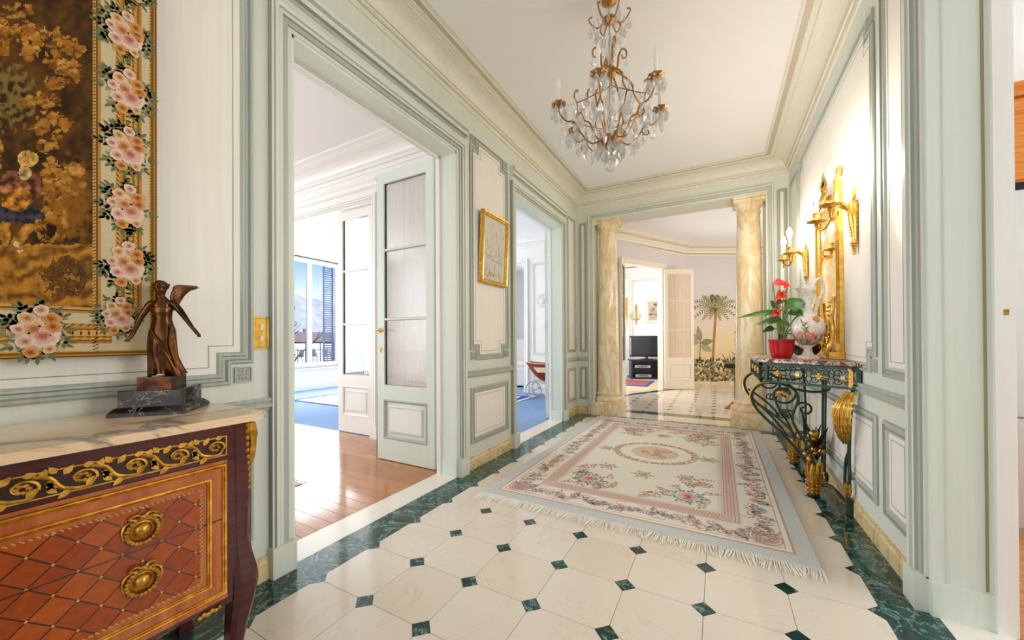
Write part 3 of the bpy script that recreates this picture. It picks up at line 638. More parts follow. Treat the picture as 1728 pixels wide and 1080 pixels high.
cornice('trim_11', 'ivory cornice of the rear hall', [lp[i] for i in (0, 1, 2, 3, 4, 6)], [(0, 2.86), (.015, 2.86), (.015, 2.9), (.04, 2.92), (.05, 2.96), (.12, 3.02), (.13, 3.04), (.2, 3.05), (.22, 3.07), (.24, 3.08)], ['paint_ivory', 'paint_cornice_line'], {2, 5})
# green band along the slanting threshold
fb = Fr(D0, DD, (DD.y, -DD.x, 0), (0, 0, 1))
MB().prism(rect(.1, 1.9, .02, .16)[::-1], fb, -.01, .0012).build('border_strip', 'marble_green', fl)
MB().prism(rect(.5, 1.72, -.14, .0)[::-1], fb, -.01, .001).build('sill_slab', 'marble_cream', fl)
# television room
f3 = MB().box(-1.8, .9, 9.2, 10.4, -.12, -.002).build('floor', 'carpet_blue', kind='structure'); f3['label'] = 'blue carpet of the television room'
FT2 = Fr((0, 10.1, 0), (1, 0, 0), (0, 0, 1), (0, -1, 0))
wt = wall('wall_television', FT2, -1.8, 1.2, .2, ZC, [], 'paint_white', 'white panelled wall behind the television')
panel(wt, FT2, -.93, .6, .85, 2.75, 0, .06, 'paint_cornice', 'paint_white', 'paint_white', 0); panel(wt, FT2, -1.62, -1.15, .85, 2.75, 0, .06, 'paint_cornice', 'paint_white', 'paint_white', 0)
MB().prism(rect(-1.1, -.98, 0, 2.82), FT2, 0, .05).build('pilaster', 'paint_white', wt); MB().sweep([(-1.75, 2.82), (1.2, 2.82)], [(0, 0), (0, .03), (.03, .06), (.06, .06), (.1, .12), (.16, .12), (.2, .18), (.26, .18)], FT2).build('wall_cornice', 'paint_white', wt)
FT3 = Fr((-1.7, 0, 0), (0, 1, 0), (0, 0, 1), (1, 0, 0)); wall('wall_television_side', FT3, 5.75, 10.3, .1, ZC, [(6.8, 8.4, .55, 2.7)], 'paint_white', 'white side wall of the television room with an added unseen window')
MB().box(1.2, 1.3, 8.55, 10.3, 0, ZC).build('wall_television_end', 'paint_white', kind='structure')['label'] = 'unseen white end wall of the television room, added to keep the sun out'  # unseen wall added to stop the sun entering behind the mural
window(6, FT3, 6.8, 8.4, .55, 2.7, 'added unseen white window of the television room')

# ------------------------------------------------------------------ kitchen edge at the right of the opening
fk = MB().box(2.17, 4.9, -3., 4., -.12, -.006).build('floor', 'floor_wood', kind='structure'); fk['label'] = 'orange plank floor of the kitchen'
for i in range(17): 
    MB().bevbox(2.172, 3.6, .0 + .12 * i, .1185 + .12 * i, -.006, .0, .0012).build('plank', 'floor_wood', fk)
MB().box(2.16, 4.7, 2.3, 2.5, 0, ZC).build('wall_kitchen', 'paint_white', kind='structure')['label'] = 'white kitchen wall behind the cabinets'
MB().box(2.16, 4.9, -3.1, -2.9, 0, ZC).box(4.7, 4.9, -3., 2.5, 0, ZC).build('wall_kitchen_outer', 'paint_white', kind='structure')['label'] = 'white kitchen outer wall'
FKD = leaf_frame((2.165, .97, 0), R(90), 1)
# ------------------------------------------------------------------ columns
def column(x, y, label):
    t = thing('column', label, 'column', (x, y, 0), 0, 'yellow marble columns')
    MB().bevbox(-.2, .2, -.2, .2, 0, .185, .004).build('plinth', 'marble_yellow', t)
    b = [(.19, .185), (.198, .2), (.198, .225), (.188, .242), (.176, .246), (.165, .262), (.168, .272), (.176, .28), (.176, .298), (.165, .306), (.158, .31), (.153, .33)]
    MB().lathe(b, 40).build('base_moulding', 'marble_yellow', t, 40)
    sh = [(.153, .33)] + [(.15 - .032 * (k / 10) ** 1.4, .33 + .02 + (2.19) * k / 10) for k in range(11)]
    MB().lathe(sh, 40).build('shaft', 'marble_yellow', t, 40)
    z = 2.54
    MB().lathe([(.118, z), (.128, z + .004), (.13, z + .014), (.121, z + .02), (.12, z + .06), (.128, z + .064), (.13, z + .072), (.142, z + .08), (.15, z + .098), (.152, z + .108)], 40).build('capital_bell', 'marble_yellow', t, 40)
    e = MB()
    for i in range(22):
        a = 2 * math.pi * i / 22; e.ball((.148 * math.cos(a), .148 * math.sin(a), z + .092), .013, 6, 4, (.8, .8, 1.1))
    e.build('egg_ornament', 'marble_yellow', t, 60)
    MB().bevbox(-.158, .158, -.158, .158, z + .108, z + .15, .008).prism(rect(-.166, .166, -.166, .166), FXY, z + .15, z + .176).build('abacus', 'marble_yellow', t)
column(-.1, 4.25, 'yellow veined marble column beside the opening to the blue carpet room'); column(1.585, 4.25, 'yellow veined marble column behind the red flowering plant')

# ------------------------------------------------------------------ motif painters (flat shapes, colour by face)
def pal(*h): return [lin(x) for x in h]
def flower2(mb, fr, x, y, r, cols, n, petals=6, layers=3, step=.0003, rnd=random):
    ph = rnd.random() * 6
    for l in range(layers):
        rr = r * (1 - l * .3); mb.col = cols[min(l, len(cols) - 1)]
        for k in range(petals):
            a = ph + l * .5 + 2 * math.pi * k / petals
            d = rr * rnd.uniform(.42, .6); mb.flat(disc2(x + math.cos(a) * d, y + math.sin(a) * d, rr * rnd.uniform(.4, .56), 8, rnd.uniform(.8, 1.15)), fr, n + step * (l * 1.5 + (k % 3) * .4))
    mb.col = cols[-1]; mb.flat(disc2(x, y, r * .22, 7), fr, n + step * (layers * 1.5 + 1))
def spray2(mb, fr, x, y, ang, ln, wd, k, cols, n, rnd=random):
    for i in range(k):
        t = (i + .5) / k; px, py = x + math.cos(ang) * ln * t, y + math.sin(ang) * ln * t
        for s in (-1, 1):
            mb.col = rnd.choice(cols); mb.flat(leaf2(px, py, wd * (1.1 - .5 * t), wd * .42, ang + s * (.75 + rnd.random() * .3), 3), fr, n + .0001 * (i % 3))
    mb.col = cols[0]; mb.flat(leaf2(x + math.cos(ang) * ln * .9, y + math.sin(ang) * ln * .9, wd, wd * .4, ang, 3), fr, n)
def line2(mb, fr, p, q, w, n):
    dx, dy = q[0] - p[0], q[1] - p[1]; l = math.hypot(dx, dy) or 1; ox, oy = -dy / l * w / 2, dx / l * w / 2
    mb.flat([(p[0] + ox, p[1] + oy), (p[0] - ox, p[1] - oy), (q[0] - ox, q[1] - oy), (q[0] + ox, q[1] + oy)], fr, n)
def curve2(mb, fr, pts, w, n):
    for p, q in zip(pts[:-1], pts[1:]): line2(mb, fr, p, q, w, n)
def ringband(mb, fr, a0, a1, b0, b1, w, n):
    for r_ in (rect(a0, a1, b0, b0 + w), rect(a0, a1, b1 - w, b1), rect(a0, a0 + w, b0 + w, b1 - w), rect(a1 - w, a1, b0 + w, b1 - w)): mb.flat(r_, fr, n)

# ------------------------------------------------------------------ the rug
def make_rug():
    x0, x1, y0, y1, h = -.175, 1.665, 1.105, 3.93, .014
    t = thing_w('rug', 'pale floral rug with pink border and cream fringes on the marble floor', 'rug', ((x0 + x1) / 2, (y0 + y1) / 2, 0))
    MB().bevbox(x0, x1, y0, y1, .0005, h, .006).build('rug_edge', 'pile_blue', t)
    fr = Fr((0, 0, 0), (1, 0, 0), (0, 1, 0), (0, 0, 1)); rnd = random.Random(5)
    m = MB(); n = h + .0005
    m.col = lin('#c9a79c'); ringband(m, fr, x0 + .085, x1 - .085, y0 + .085, y1 - .085, .012, n)
    m.col = lin('#f5ede2'); m.flat(rect(x0 + .097, x1 - .097, y0 + .097, y1 - .097), fr, n)
    m.col = lin('#d9b5a8'); ringband(m, fr, x0 + .12, x1 - .12, y0 + .12, y1 - .12, .006, n + .0004)
    m.col = lin('#ead3c8'); ringband(m, fr, x0 + .3, x1 - .3, y0 + .3, y1 - .3, .1, n + .0006)
    m.col = lin('#e9e2d2'); ringband(m, fr, x0 + .4, x1 - .4, y0 + .4, y1 - .4, .02, n + .0006)
    m.build('border_bands', 'pile', t)
    m = MB(); m.col = lin('#f0ecdf'); m.flat(rect(x0 + .42, x1 - .42, y0 + .42, y1 - .42), fr, n + .0008); f = m.build('field', 'pile', t)
    # carved fret lines in the pink band
    m = MB(); m.col = lin('#cda294')
    for k in range(5):
        o = .308 + k * .018; ringband(m, fr, x0 + o, x1 - o, y0 + o, y1 - o, .004, n + .001)
    for k in range(90):
        yy = y0 + .42 + (y1 - y0 - .84) * k / 89
        for xx in (x0 + .35, x1 - .35): line2(m, fr, (xx - .035 + (k % 3) * .01, yy), (xx + .03, yy + .012), .004, n + .0012)
    for k in range(60):
        xx = x0 + .42 + (x1 - x0 - .84) * k / 59
        for yy in (y0 + .35, y1 - .35): line2(m, fr, (xx, yy - .03), (xx + .012, yy + .03), .004, n + .0012)
    m.build('fret_lines', 'pile', t)
    # border flowers and scrolls
    pinks = pal('#e6c4b8', '#dcaea2', '#cf978d', '#bd7f7a'); mau = pal('#d9c3cb', '#c4a5b3', '#ab8a9c'); blu = pal('#c0c9d3', '#a5b1c1', '#8797ad'); tan = pal('#d9b998', '#c39a78', '#ecdcc6'); grn = pal('#9fae9d', '#8a9c8c', '#b9c2ae', '#7f8f86')
    m = MB()
    def scroll(x, y, a, r, s):
        m.col = rnd.choice(pal('#c79f95', '#bb9490', '#d2aea0')); pts = [(x + math.cos(a + s * k * .42) * r * (1 - k * .055), y + math.sin(a + s * k * .42) * r * (1 - k * .055)) for k in range(14)]; curve2(m, fr, pts, .006, n + .0011)
    def around(step, off):
        P = []; w, l = x1 - x0 - 2 * off, y1 - y0 - 2 * off
        for k in range(int(w / step)): P += [(x0 + off + step * (k + .5), y0 + off), (x0 + off + step * (k + .5), y1 - off)]
        for k in range(int(l / step)): P += [(x0 + off, y0 + off + step * (k + .5)), (x1 - off, y0 + off + step * (k + .5))]
        return P
    for (x, y) in around(.105, .21):
        c = rnd.choice([pinks, pinks, pinks, mau, mau, blu, tan])
        for s in (-1, 1, 1, -1): scroll(x + rnd.uniform(-.05, .05), y + rnd.uniform(-.05, .05), rnd.random() * 6, rnd.uniform(.025, .045), s)
        spray2(m, fr, x, y, rnd.random() * 6, .07, .04, 3, grn, n + .0009, rnd); spray2(m, fr, x, y, rnd.random() * 6, .06, .035, 2, tan, n + .0009, rnd)
        flower2(m, fr, x + rnd.uniform(-.02, .02), y + rnd.uniform(-.02, .02), rnd.uniform(.018, .036), c, n + .0013, 6, 3, rnd=rnd)
    for cx in (x0 + .2, x1 - .2):
        for cyy in (y0 + .2, y1 - .2):
            m.col = lin('#c69a8c')
            for k in range(4): curve2(m, fr, disc2(cx, cyy, .075 - k * .017, 16) + [disc2(cx, cyy, .075 - k * .017, 16)[0]], .006, n + .0012)
            for k in range(-3, 4): line2(m, fr, (cx - .05, cyy + k * .016 - .02), (cx + .05, cyy + k * .016 + .02), .005, n + .0013)
    m.build('border_flowers', 'pile', t, kind='stuff')
    # field: oval wreath, corner sprays, little bouquets
    m = MB(); n2 = n + .0012; cx, cyy = (x0 + x1) / 2, (y0 + y1) / 2 + .05
    peach = pal('#e0bfa0', '#d2a488', '#ecd9c0', '#c98f76'); leafs = pal('#b9b79a', '#a9a486', '#c5a88c', '#bfb095')
    for k in range(26):
        a = 2 * math.pi * k / 26; px, py = cx + .33 * math.cos(a), cyy + .30 * math.sin(a)
        spray2(m, fr, px, py, a + 1.5, .07, .045, 2, leafs, n2, rnd); flower2(m, fr, px, py, rnd.uniform(.024, .04), peach if k % 3 else tan, n2 + .0004, 6, 3, rnd=rnd)
    m.col = lin('#e3cdb2'); m.flat(disc2(cx, cyy, .2, 26), fr, n2)
    for k in range(10): flower2(m, fr, cx + rnd.uniform(-.13, .13), cyy + rnd.uniform(-.1, .1), .04, peach, n2 + .0005, 6, 3, rnd=rnd)
    for sx, ex in ((1, x0 + .43), (-1, x1 - .43)):
        for sy, ey in ((1, y0 + .43), (-1, y1 - .43)):
            for k in range(34):
                u, v = rnd.random() ** 1.5 * .42, rnd.random() ** 1.5 * .5
                if u / .42 + v / .5 > 1.02: continue
                px, py = ex + sx * (u + .03), ey + sy * (v + .03)
                for q in range(2): scroll(px, py, rnd.random() * 6, .03, rnd.choice((-1, 1)))
                spray2(m, fr, px, py, rnd.random() * 6, .05, .04, 2, pal('#d8ab94', '#cd9c86', '#b9b79a', '#e3c3ae'), n2, rnd)
            px, py = ex + sx * .16, ey + sy * .14
            for k in range(9): spray2(m, fr, px, py, 2 * math.pi * k / 9, .1, .05, 2, pal('#93a69c', '#a3b3a2', '#82988f'), n2 + .0006, rnd)
            flower2(m, fr, px, py, .062, pal('#eec2ba', '#e6a6a2', '#dc8c8c', '#cc7078'), n2 + .0012, 7, 3, rnd=rnd); flower2(m, fr, px - sx * .07, py + sy * .02, .03, blu, n2 + .0012, 6, 2, rnd=rnd)
    for (px, py) in ((cx - .28, cyy - .55), (cx + .3, cyy - .55), (cx, cyy - .62), (cx - .42, cyy - .05), (cx + .43, cyy), (cx - .25, cyy + .6), (cx + .28, cyy + .6), (cx, cyy + .66)):
        for k in range(6): spray2(m, fr, px, py, 2 * math.pi * k / 6, .06, .04, 2, pal('#c9b79a', '#b8a58c', '#a3a592', '#d6b7a0'), n2, rnd)
        flower2(m, fr, px, py, .036, peach, n2 + .0006, 6, 3, rnd=rnd)
    m.build('field_flowers', 'pile', t, kind='stuff')
    for ya, s in ((y0, -1), (y1, 1)):
        m = MB(); k = 330
        for i in range(k):
            x = x0 + (x1 - x0) * (i + .5) / k; cl = math.sin(i * .9) * .4 + math.sin(i * .37) * .6; l = .085 + .02 * cl + rnd.uniform(-.012, .012); dx = rnd.uniform(-.012, .012) + .014 * math.sin(i * .21)
            m.tube([(x, ya, .009), (x + dx * .3, ya + s * l * .4, .006 + .003 * rnd.random()), (x + dx, ya + s * l, .003 + .003 * rnd.random())], [.0022, .0024, .0016], 4)
        m.build('fringe', 'fringe', t, kind='stuff')
make_rug()

# ------------------------------------------------------------------ tapestry on the left wall
def make_tapestry():
    FL = Fr((XL + .03, 0, 0), (0, 1, 0), (0, 0, 1), (1, 0, 0))
    t = thing_w('tapestry', 'large woven tapestry with pastoral scene and wide rose border hanging over the commode', 'tapestry', (XL + .01, -1.35, 1.0))
    ya, yb, za, zb = -2.15, -.495, 1.006, 2.62
    MB().prism(rect(ya, yb, za, zb), FL, .001, .02).build('backing', 'tapestry_edge', t)
    fr = Fr(FL(0, 0, .0205), FL.a, FL.b, FL.n); rnd = random.Random(11); w = .152
    m = MB(); m.col = lin('#6b4514'); m.flat(rect(ya, yb, za, zb), fr, 0)
    e = .012; m.col = lin('#d9c8a2'); m.flat(rect(ya + e, yb - e, za + e, zb - e), fr, .0003)
    for o, c in ((.004, '#c98f35'), (.010, '#8b5c1c'), (.014, '#d9a548'), (w - .018, '#c98f35'), (w - .012, '#7f521a'), (w - .006, '#dba94e')):
        m.col = lin(c); ringband(m, fr, ya + o, yb - o, za + o, zb - o, .005, .0005)
    for k in range(150):
        zz = za + .01 + (zb - za - .02) * k / 150; m.col = lin('#8a5a1c'); line2(m, fr, (yb - .019, zz), (yb - .006, zz + .008), .003, .0008); line2(m, fr, (yb - w + .0, zz), (yb - w + .012, zz + .008), .003, .0008)
    m.build('border_ground', 'weave', t)
    # architectural bars and garlands in the border
    m = MB(); golds = pal('#c08a35', '#a9711f', '#dcae5c', '#8a5a1c')
    def bar(x, y, ang, l, wd):
        c, s = math.cos(ang), math.sin(ang); g = lambda u, v: (x + u * c - v * s, y + u * s + v * c)
        m.col = golds[0]; m.flat([g(-l / 2, -wd / 2), g(l / 2, -wd / 2), g(l / 2, wd / 2), g(-l / 2, wd / 2)], fr, .0008)
        m.col = golds[3]
        for v in (-wd * .36, -wd * .15, wd * .2, wd * .42): line2(m, fr, g(-l / 2, v), g(l / 2, v), .004, .0011)
        m.col = golds[2]
        for k in range(6):
            u = -l / 2 + l * (k + .5) / 6; m.flat([g(u + a, b) for a, b in disc2(0, wd * .02, .011, 7)], fr, .0012); line2(m, fr, g(u - .006, -wd * .3), g(u + .004, -wd * .22), .005, .0012); line2(m, fr, g(u - .006, wd * .33), g(u + .006, wd * .48), .004, .0013)
    grn = pal('#6f7852', '#5f6a48', '#8a8d66', '#7d6c44', '#96936c'); ros = [pal('#eecda6', '#e4b183', '#d2935f', '#b4703e'), pal('#f0d4c2', '#e6b7a2', '#d3957f', '#b8705a'), pal('#e2a66c', '#d08a4a', '#bb6f30', '#9a5424')]
    def bunch(x, y, r):
        for k in range(22):
            a = rnd.random() * 6.28; spray2(m, fr, x + math.cos(a) * r * .5, y + math.sin(a) * r * .75, a, r * .5, r * .36, 2, grn, .0015, rnd)
        for k, (dx, dy, rr, c) in enumerate(((-.1, .12, .5, 0), (.15, -.2, .58, 1), (.45, .25, .32, 2), (-.35, -.45, .3, 1), (.4, .6, .3, 2), (-.3, .62, .28, 0), (.1, 1.0, .26, 1), (-.2, -.95, .26, 2), (.35, -.8, .22, 0), (-.55, .1, .24, 1))):
            flower2(m, fr, x + dx * r, y + dy * r, rr * r, ros[c], .0021 + k * .0002, 8, 4, .00025, rnd)
    yc, zc = yb - w / 2, za + w / 2
    for k in range(9):
        zz = za + .27 + k * .19
        if zz < zb - .1: (bunch(yc + rnd.uniform(-.005, .005), zz + .03, .062) if k % 1 == 0 else None); bar(yc + .006, zz - .065, math.pi / 2, .09, .062)
    for k in range(9):
        yy = yb - .21 - k * .2
        if yy > ya + .1: bunch(yy - .05, zc, .062); bar(yy + .05, zc - .004, 0, .1, .062)
    bunch(yc - .02, za + .13, .05)
    m.build('rose_garland', 'weave', t, kind='stuff')
    # pastoral centre, stitch by stitch: dark wood, amber foliage, a seated shepherd, bank and bush
    from mathutils import noise as nz
    M = scene.camera.matrix_world.inverted(); f_ = CAM['f']
    def px(Y, Z):                                  # where a stitch stands in the picture (design grid only)
        v = M @ Vector((XL + .051, Y, Z)); return 864 + f_ * v.x / -v.z, CAM['v0'] - f_ * v.y / -v.z
    L_ = lambda h: Vector(lin(h)[:3])
    amber = [L_(h) for h in ('#7a4a10', '#b87720', '#d29232', '#e4ac55', '#c58229')]
    CL = [(29, 17, 22, 12), (15, 52, 24, 9), (49, 46, 18, 9), (52, 69, 20, 12), (49, 89, 14, 13), (86, 57, 15, 10), (106, 75, 23, 11), (129, 83, 13, 10), (92, 100, 15, 13), (115, 120, 20, 18), (92, 140, 15, 10), (69, 172, 27, 13), (86, 200, 24, 10), (66, 217, 14, 8), (103, 227, 14, 10), (80, 247, 18, 9), (109, 209, 12, 6), (5, 80, 10, 14), (98, 318, 30, 32), (86, 376, 25, 26), (128, 300, 14, 22), (84, 275, 10, 9), (-40, 60, 50, 40), (-90, 200, 60, 60), (-30, 260, 30, 30)]
    def fb(x, y, s): return nz.fractal(Vector((x * s, y * s, 3.1)), 1., 2., 4)
    def ell(u, v, cx, cyy, rx, ry): return ((u - cx) / rx) ** 2 + ((v - cyy) / ry) ** 2
    def shade(c, k): return c * max(.25, k)
    def stitch(u, v):
        w = fb(u, v, .02); w2 = fb(u, v, .08); u2, v2 = u + 5 * w2, v + 5 * fb(v, u, .08)
        c = L_('#33200a').lerp(L_('#6a4414'), min(1, max(0, .42 + .8 * w + .35 * w2)))
        e = ell(u2, v2, 20, 165, 40, 55); c = c.lerp(L_('#94803f'), max(0, min(.7, (1 - e) * .55 + 1.5 * w2)) if e < 1.3 else 0)
        e = ell(u2, v2, 125, 345, 34, 80); c = c.lerp(L_('#95601c'), max(0, min(.8, (1 - e) + .9 * w2)) if e < 1.3 else 0)
        if v2 > 412: c = L_('#6a4414').lerp(L_('#c98a2e'), min(1, max(0, .5 + .8 * math.sin(v2 * .17 + 4 * w + .02 * u) * .5 + .5 * w2)))
        if ell(u2 + 12 * w2, v2 + 10 * w, 112, 468, 36, 30) < 1 + w2 and w2 > -.22: c = L_('#3a2410').lerp(L_('#7a5024'), min(1, max(0, .4 + 1.4 * w2)))
        for (cx, cyy, rx, ry) in CL:
            e = ell(u2, v2, cx, cyy, rx * 1.25, ry * 1.3)
            if e < 1:
                d = nz.voronoi(Vector((u2 * .085, v2 * .13, cx)))[0][0]
                if d < .74 - .2 * e: c = amber[min(4, int(nz.cell(Vector((u2 * .085, v2 * .13, cx))) * 2 + 2.5))].lerp(amber[0], min(1, d * .8 + .25 * (v2 > cyy)))
        if ell(u2, v2, 86, 390, 9, 11) < 1: c = L_('#2a1706')
        # the shepherd
        if ell(u, v, 9, 390, 9, 26) < 1 or abs((u - 45) * .8 + (v - 388) * .62) < 9 and 370 < v < 412 and 18 < u < 70: c = shade(L_('#b9822f'), 1 + w2)
        if ell(u2, v2, 36, 362, 42, 15) < 1: c = shade(L_('#3c3a44'), .9 + 1.5 * w2)
        if ell(u2, v2, 36, 316, 36, 32) < 1 and v > 288: c = shade(L_('#7d4a34'), .85 + 1.6 * w2)
        if ell(u2, v2, 28, 334, 25, 24) < 1: c = shade(L_('#bb7a2c'), .85 + 1.4 * w2)
        if abs(v2 - 312 - .05 * (u - 20)) < 6 and -10 < u < 66: c = shade(L_('#92583f'), .8 + 1.8 * w2)
        if ell(u, v, 42, 292, 11, 12) < 1: c = shade(L_('#d7b878'), .9 + w2)
        if ell(u, v, 47, 268, 18, 14) < 1: c = shade(L_('#d2aa58'), .85 + 1.6 * w2)
        if ell(u, v, 43, 275, 10, 10) < 1: c = shade(L_('#dba862'), 1.05 + .5 * w2)
        for ex in (40, 47):
            if ell(u, v, ex, 273, 1.6, 1.2) < 1: c = L_('#5a3515')
        if ell(u, v, 43, 281, 3, 1.1) < 1: c = L_('#a8552f')
        if ell(u2, v2, 27, 412, 7, 6) < 1 or ell(u2, v2, 33, 425, 4, 3) < 1: c = L_('#dcc594')
        return (c.x, c.y, c.z, 1)
    m = MB(); q0, q1, r0, r1 = ya + w, yb - w, za + w, zb - w
    for (s0, s1, g) in ((-.84, q1, .0024), (q0, -.86, .012)):
        ny, nzz = max(1, round((s1 - s0) / g)), max(1, round((r1 - r0) / g)); dy, dz = (s1 - s0) / ny, (r1 - r0) / nzz
        for i in range(ny):
            for j in range(nzz):
                y_, z_ = s0 + i * dy, r0 + j * dz; m.col = stitch(*px(y_ + dy / 2, z_ + dz / 2)); k = len(m.v)
                m.v += [tuple(fr(y_, z_, .0008)), tuple(fr(y_ + dy, z_, .0008)), tuple(fr(y_ + dy, z_ + dz, .0008)), tuple(fr(y_, z_ + dz, .0008))]; m.f.append([k, k + 1, k + 2, k + 3]); m.c.append(m.col); m.mi.append(0)
    m.build('pastoral_scene', 'weave', t, kind='stuff')
make_tapestry()

# ------------------------------------------------------------------ commode
def make_commode():
    t = thing_w('commode', 'inlaid wooden commode with gilt mounts and veined marble top against the left wall', 'commode', (-.27, -.93, 0))
    y0, y1, xf = -1.48, -.385, -.06; fr = Fr((xf, 0, 0), (0, 1, 0), (0, 0, 1), (1, 0, 0))
    # body: carcass behind the drawers, apron and side
    MB().prism(rect(y0 + .02, y1 - .02, .27, .80), fr, -.42, -.014).build('carcass', 'wood_side', t)
    # marble top with rounded edge and clipped corners
    mt = [(-.487, y0 - .04), (-.06, y0 - .04), (-.028, y0 - .005), (-.028, y1 + .005), (-.06, y1 + .04), (-.487, y1 + .04)]
    MB().prism(mt, FXY, .8, .8165).prism([(max(x - .004, -.487), y + (.004 if y < -1 else -.004)) for x, y in mt], FXY, .8165, .822).build('marble_top', 'marble_commode', t)
    MB().prism(rect(y0 + .03, y1 - .045, .693, .8), fr, -.014, .0).build('frieze_drawer', 'wood_plum', t)
    d1 = MB().prism(rect(y0 + .03, y1 - .045, .516, .691), fr, -.014, 0).build('drawer', 'wood_amber', t); d2 = MB().prism(rect(y0 + .03, y1 - .045, .272, .513), fr, -.014, 0).build('drawer', 'wood_amber', t)
    a, b = y1 - .073, y0 + .058      # outer gilt frame
    for p0, p1 in ((y0 + .03, b - .004), (a + .004, y1 - .045)): MB().prism(rect(p0, p1, .272, .691), fr, -.013, .0012).build('drawer_stile', 'wood_plum', t)
    gp = [(0, 0), (0, .004), (.002, .007), (.005, .007), (.007, .003), (.009, .006), (.011, .004), (.011, 0)]
    MB().sweep(rect(b, a, .288, .682), gp, fr, True).build('gilt_border', 'gilt', t); MB().sweep(rect(b + .038, a - .038, .325, .647), gp, fr, True).build('gilt_border', 'gilt', t)
    # inlay: lozenges of two woods with pale lines and dots
    m = MB(); rnd = random.Random(2); ia, ib, ja, jb = b + .064, a - .064, .35, .622; s = .0375
    woods = pal('#a84c14', '#b0541a', '#a04610', '#ac5016', '#9a420f')
    def clip(p):
        def cut(P, ax, v, keep):
            o = []
            for i in range(len(P)):
                A, B = P[i - 1], P[i]; ka, kb = keep * (A[ax] - v) >= 0, keep * (B[ax] - v) >= 0
                if ka != kb: u = (v - A[ax]) / (B[ax] - A[ax]); o.append((A[0] + (B[0] - A[0]) * u, A[1] + (B[1] - A[1]) * u))
                if kb: o.append(B)
            return o
        for ax, v, k in ((0, ia, 1), (0, ib, -1), (1, ja, 1), (1, jb, -1)):
            p = cut(p, ax, v, k)
            if len(p) < 3: return []
        return p
    MB().prism(rect(ia, ib, ja, jb), fr, -.002, .0009).build('inlay_ground', 'wood_dark', t)
    loz = MB()
    for i in range(-2, 18):
        for j in range(-2, 9):
            for k in (0, 1):
                cx, cz = ib - .012 - (i + k / 2) * 2 * s, .516 + (j - 3.5 + k / 2) * 2 * s * .92
                g = .0021; p = clip([(cx - s + g, cz), (cx, cz - s * .92 + g), (cx + s - g, cz), (cx, cz + s * .92 - g)])
                if p: loz.col = rnd.choice(woods); loz.prism(p, fr, -.002, .0016)
                q = clip([(cx - s + x, cz + y) for x, y in ((-.0035, 0), (0, -.0035), (.0035, 0), (0, .0035))])
                if q: m.col = lin('#e0a34e'); m.prism(q, fr, -.002, .0018)
    loz.build('lozenge_inlay', 'marquetry', t, kind='stuff'); m.build('inlay_dots', 'marquetry', t, kind='stuff')
    m = MB(); k = 0; m.col = lin('#cf9a50')
    for (p, q) in (((ia, ja), (ib, ja)), ((ib, ja), (ib, jb)), ((ib, jb), (ia, jb)), ((ia, jb), (ia, ja))):
        l = math.hypot(q[0] - p[0], q[1] - p[1]); c = int(l / .011)
        for i in range(c):
            u = (i + .2) / c; u2 = (i + .8) / c; dx, dy = (q[0] - p[0]) / l, (q[1] - p[1]) / l
            P = (p[0] + (q[0] - p[0]) * u - dy * .003, p[1] + (q[1] - p[1]) * u + dx * .003); Q = (p[0] + (q[0] - p[0]) * u2 + dy * .003, p[1] + (q[1] - p[1]) * u2 - dx * .003)
            line2(m, fr, P, Q, .003, .0022)
    m.build('rope_inlay', 'marquetry', t, kind='stuff')
    MB().prism(rect(ia - .03, ib + .03, .5125, .5155), fr, -.005, .0021).build('drawer_gap', 'wood_dark', t)
    MB().prism(rect(ib + .005, a - .027, .5125, .5155), fr, -.005, .0015).build('drawer_gap', 'wood_dark', t)
    # gilt scroll frieze
    m = MB(); m.prism(rect(b, a, .708, .763), fr, 0, .0015); m.build('frieze_ground', 'wood_dark', t)
    m = MB(); m.sweep(rect(b, a, .706, .765), [(0, 0), (0, .005), (.003, .005), (.003, 0)], fr, True)
    per = .088; k = int((a - b) / per); P3 = lambda u, v, n=.004: fr(u, v, n)
    for i in range(k + 1):
        cx = a - .03 - i * per; cz = .7355
        if cx < b + .03: break
        sp = [P3(cx + math.cos(x) * r, cz + math.sin(x) * r * .85) for x, r in [(-.4 + q * .42, .024 - .0012 * q) for q in range(15)]]
        m.tube(sp, [.0042 - .0001 * q for q in range(15)], 5)
        m.tube(bez([P3(cx + .022, cz - .006), P3(cx + .008, cz - .024), P3(cx - .03, cz - .016), P3(cx - .05, cz + .012), P3(cx - .075, cz + .022)], 4), .0042, 5)
        for q in range(6): m.ball(P3(cx + .009 * math.cos(q), cz + .008 * math.sin(q), .005), .0055, 6, 4)
        for (u, v, an, l) in ((-.062, .016, 1.2, .016), (-.02, -.022, -2.4, .02), (-.07, -.004, -2.2, .018), (.0, .024, .3, .016), (-.034, -.012, 2.6, .022), (-.045, .01, -1.9, .022), (-.03, .014, .9, .02), (-.055, -.008, -.8, .018), (-.04, .02, 2.2, .016)):
            pts = leaf2(cx + u, cz + v, l * 1.25, .014, an, 4); m.prism(pts, fr, .001, .0055)
    m.build('scroll_frieze', 'gilt_old', t, 50)
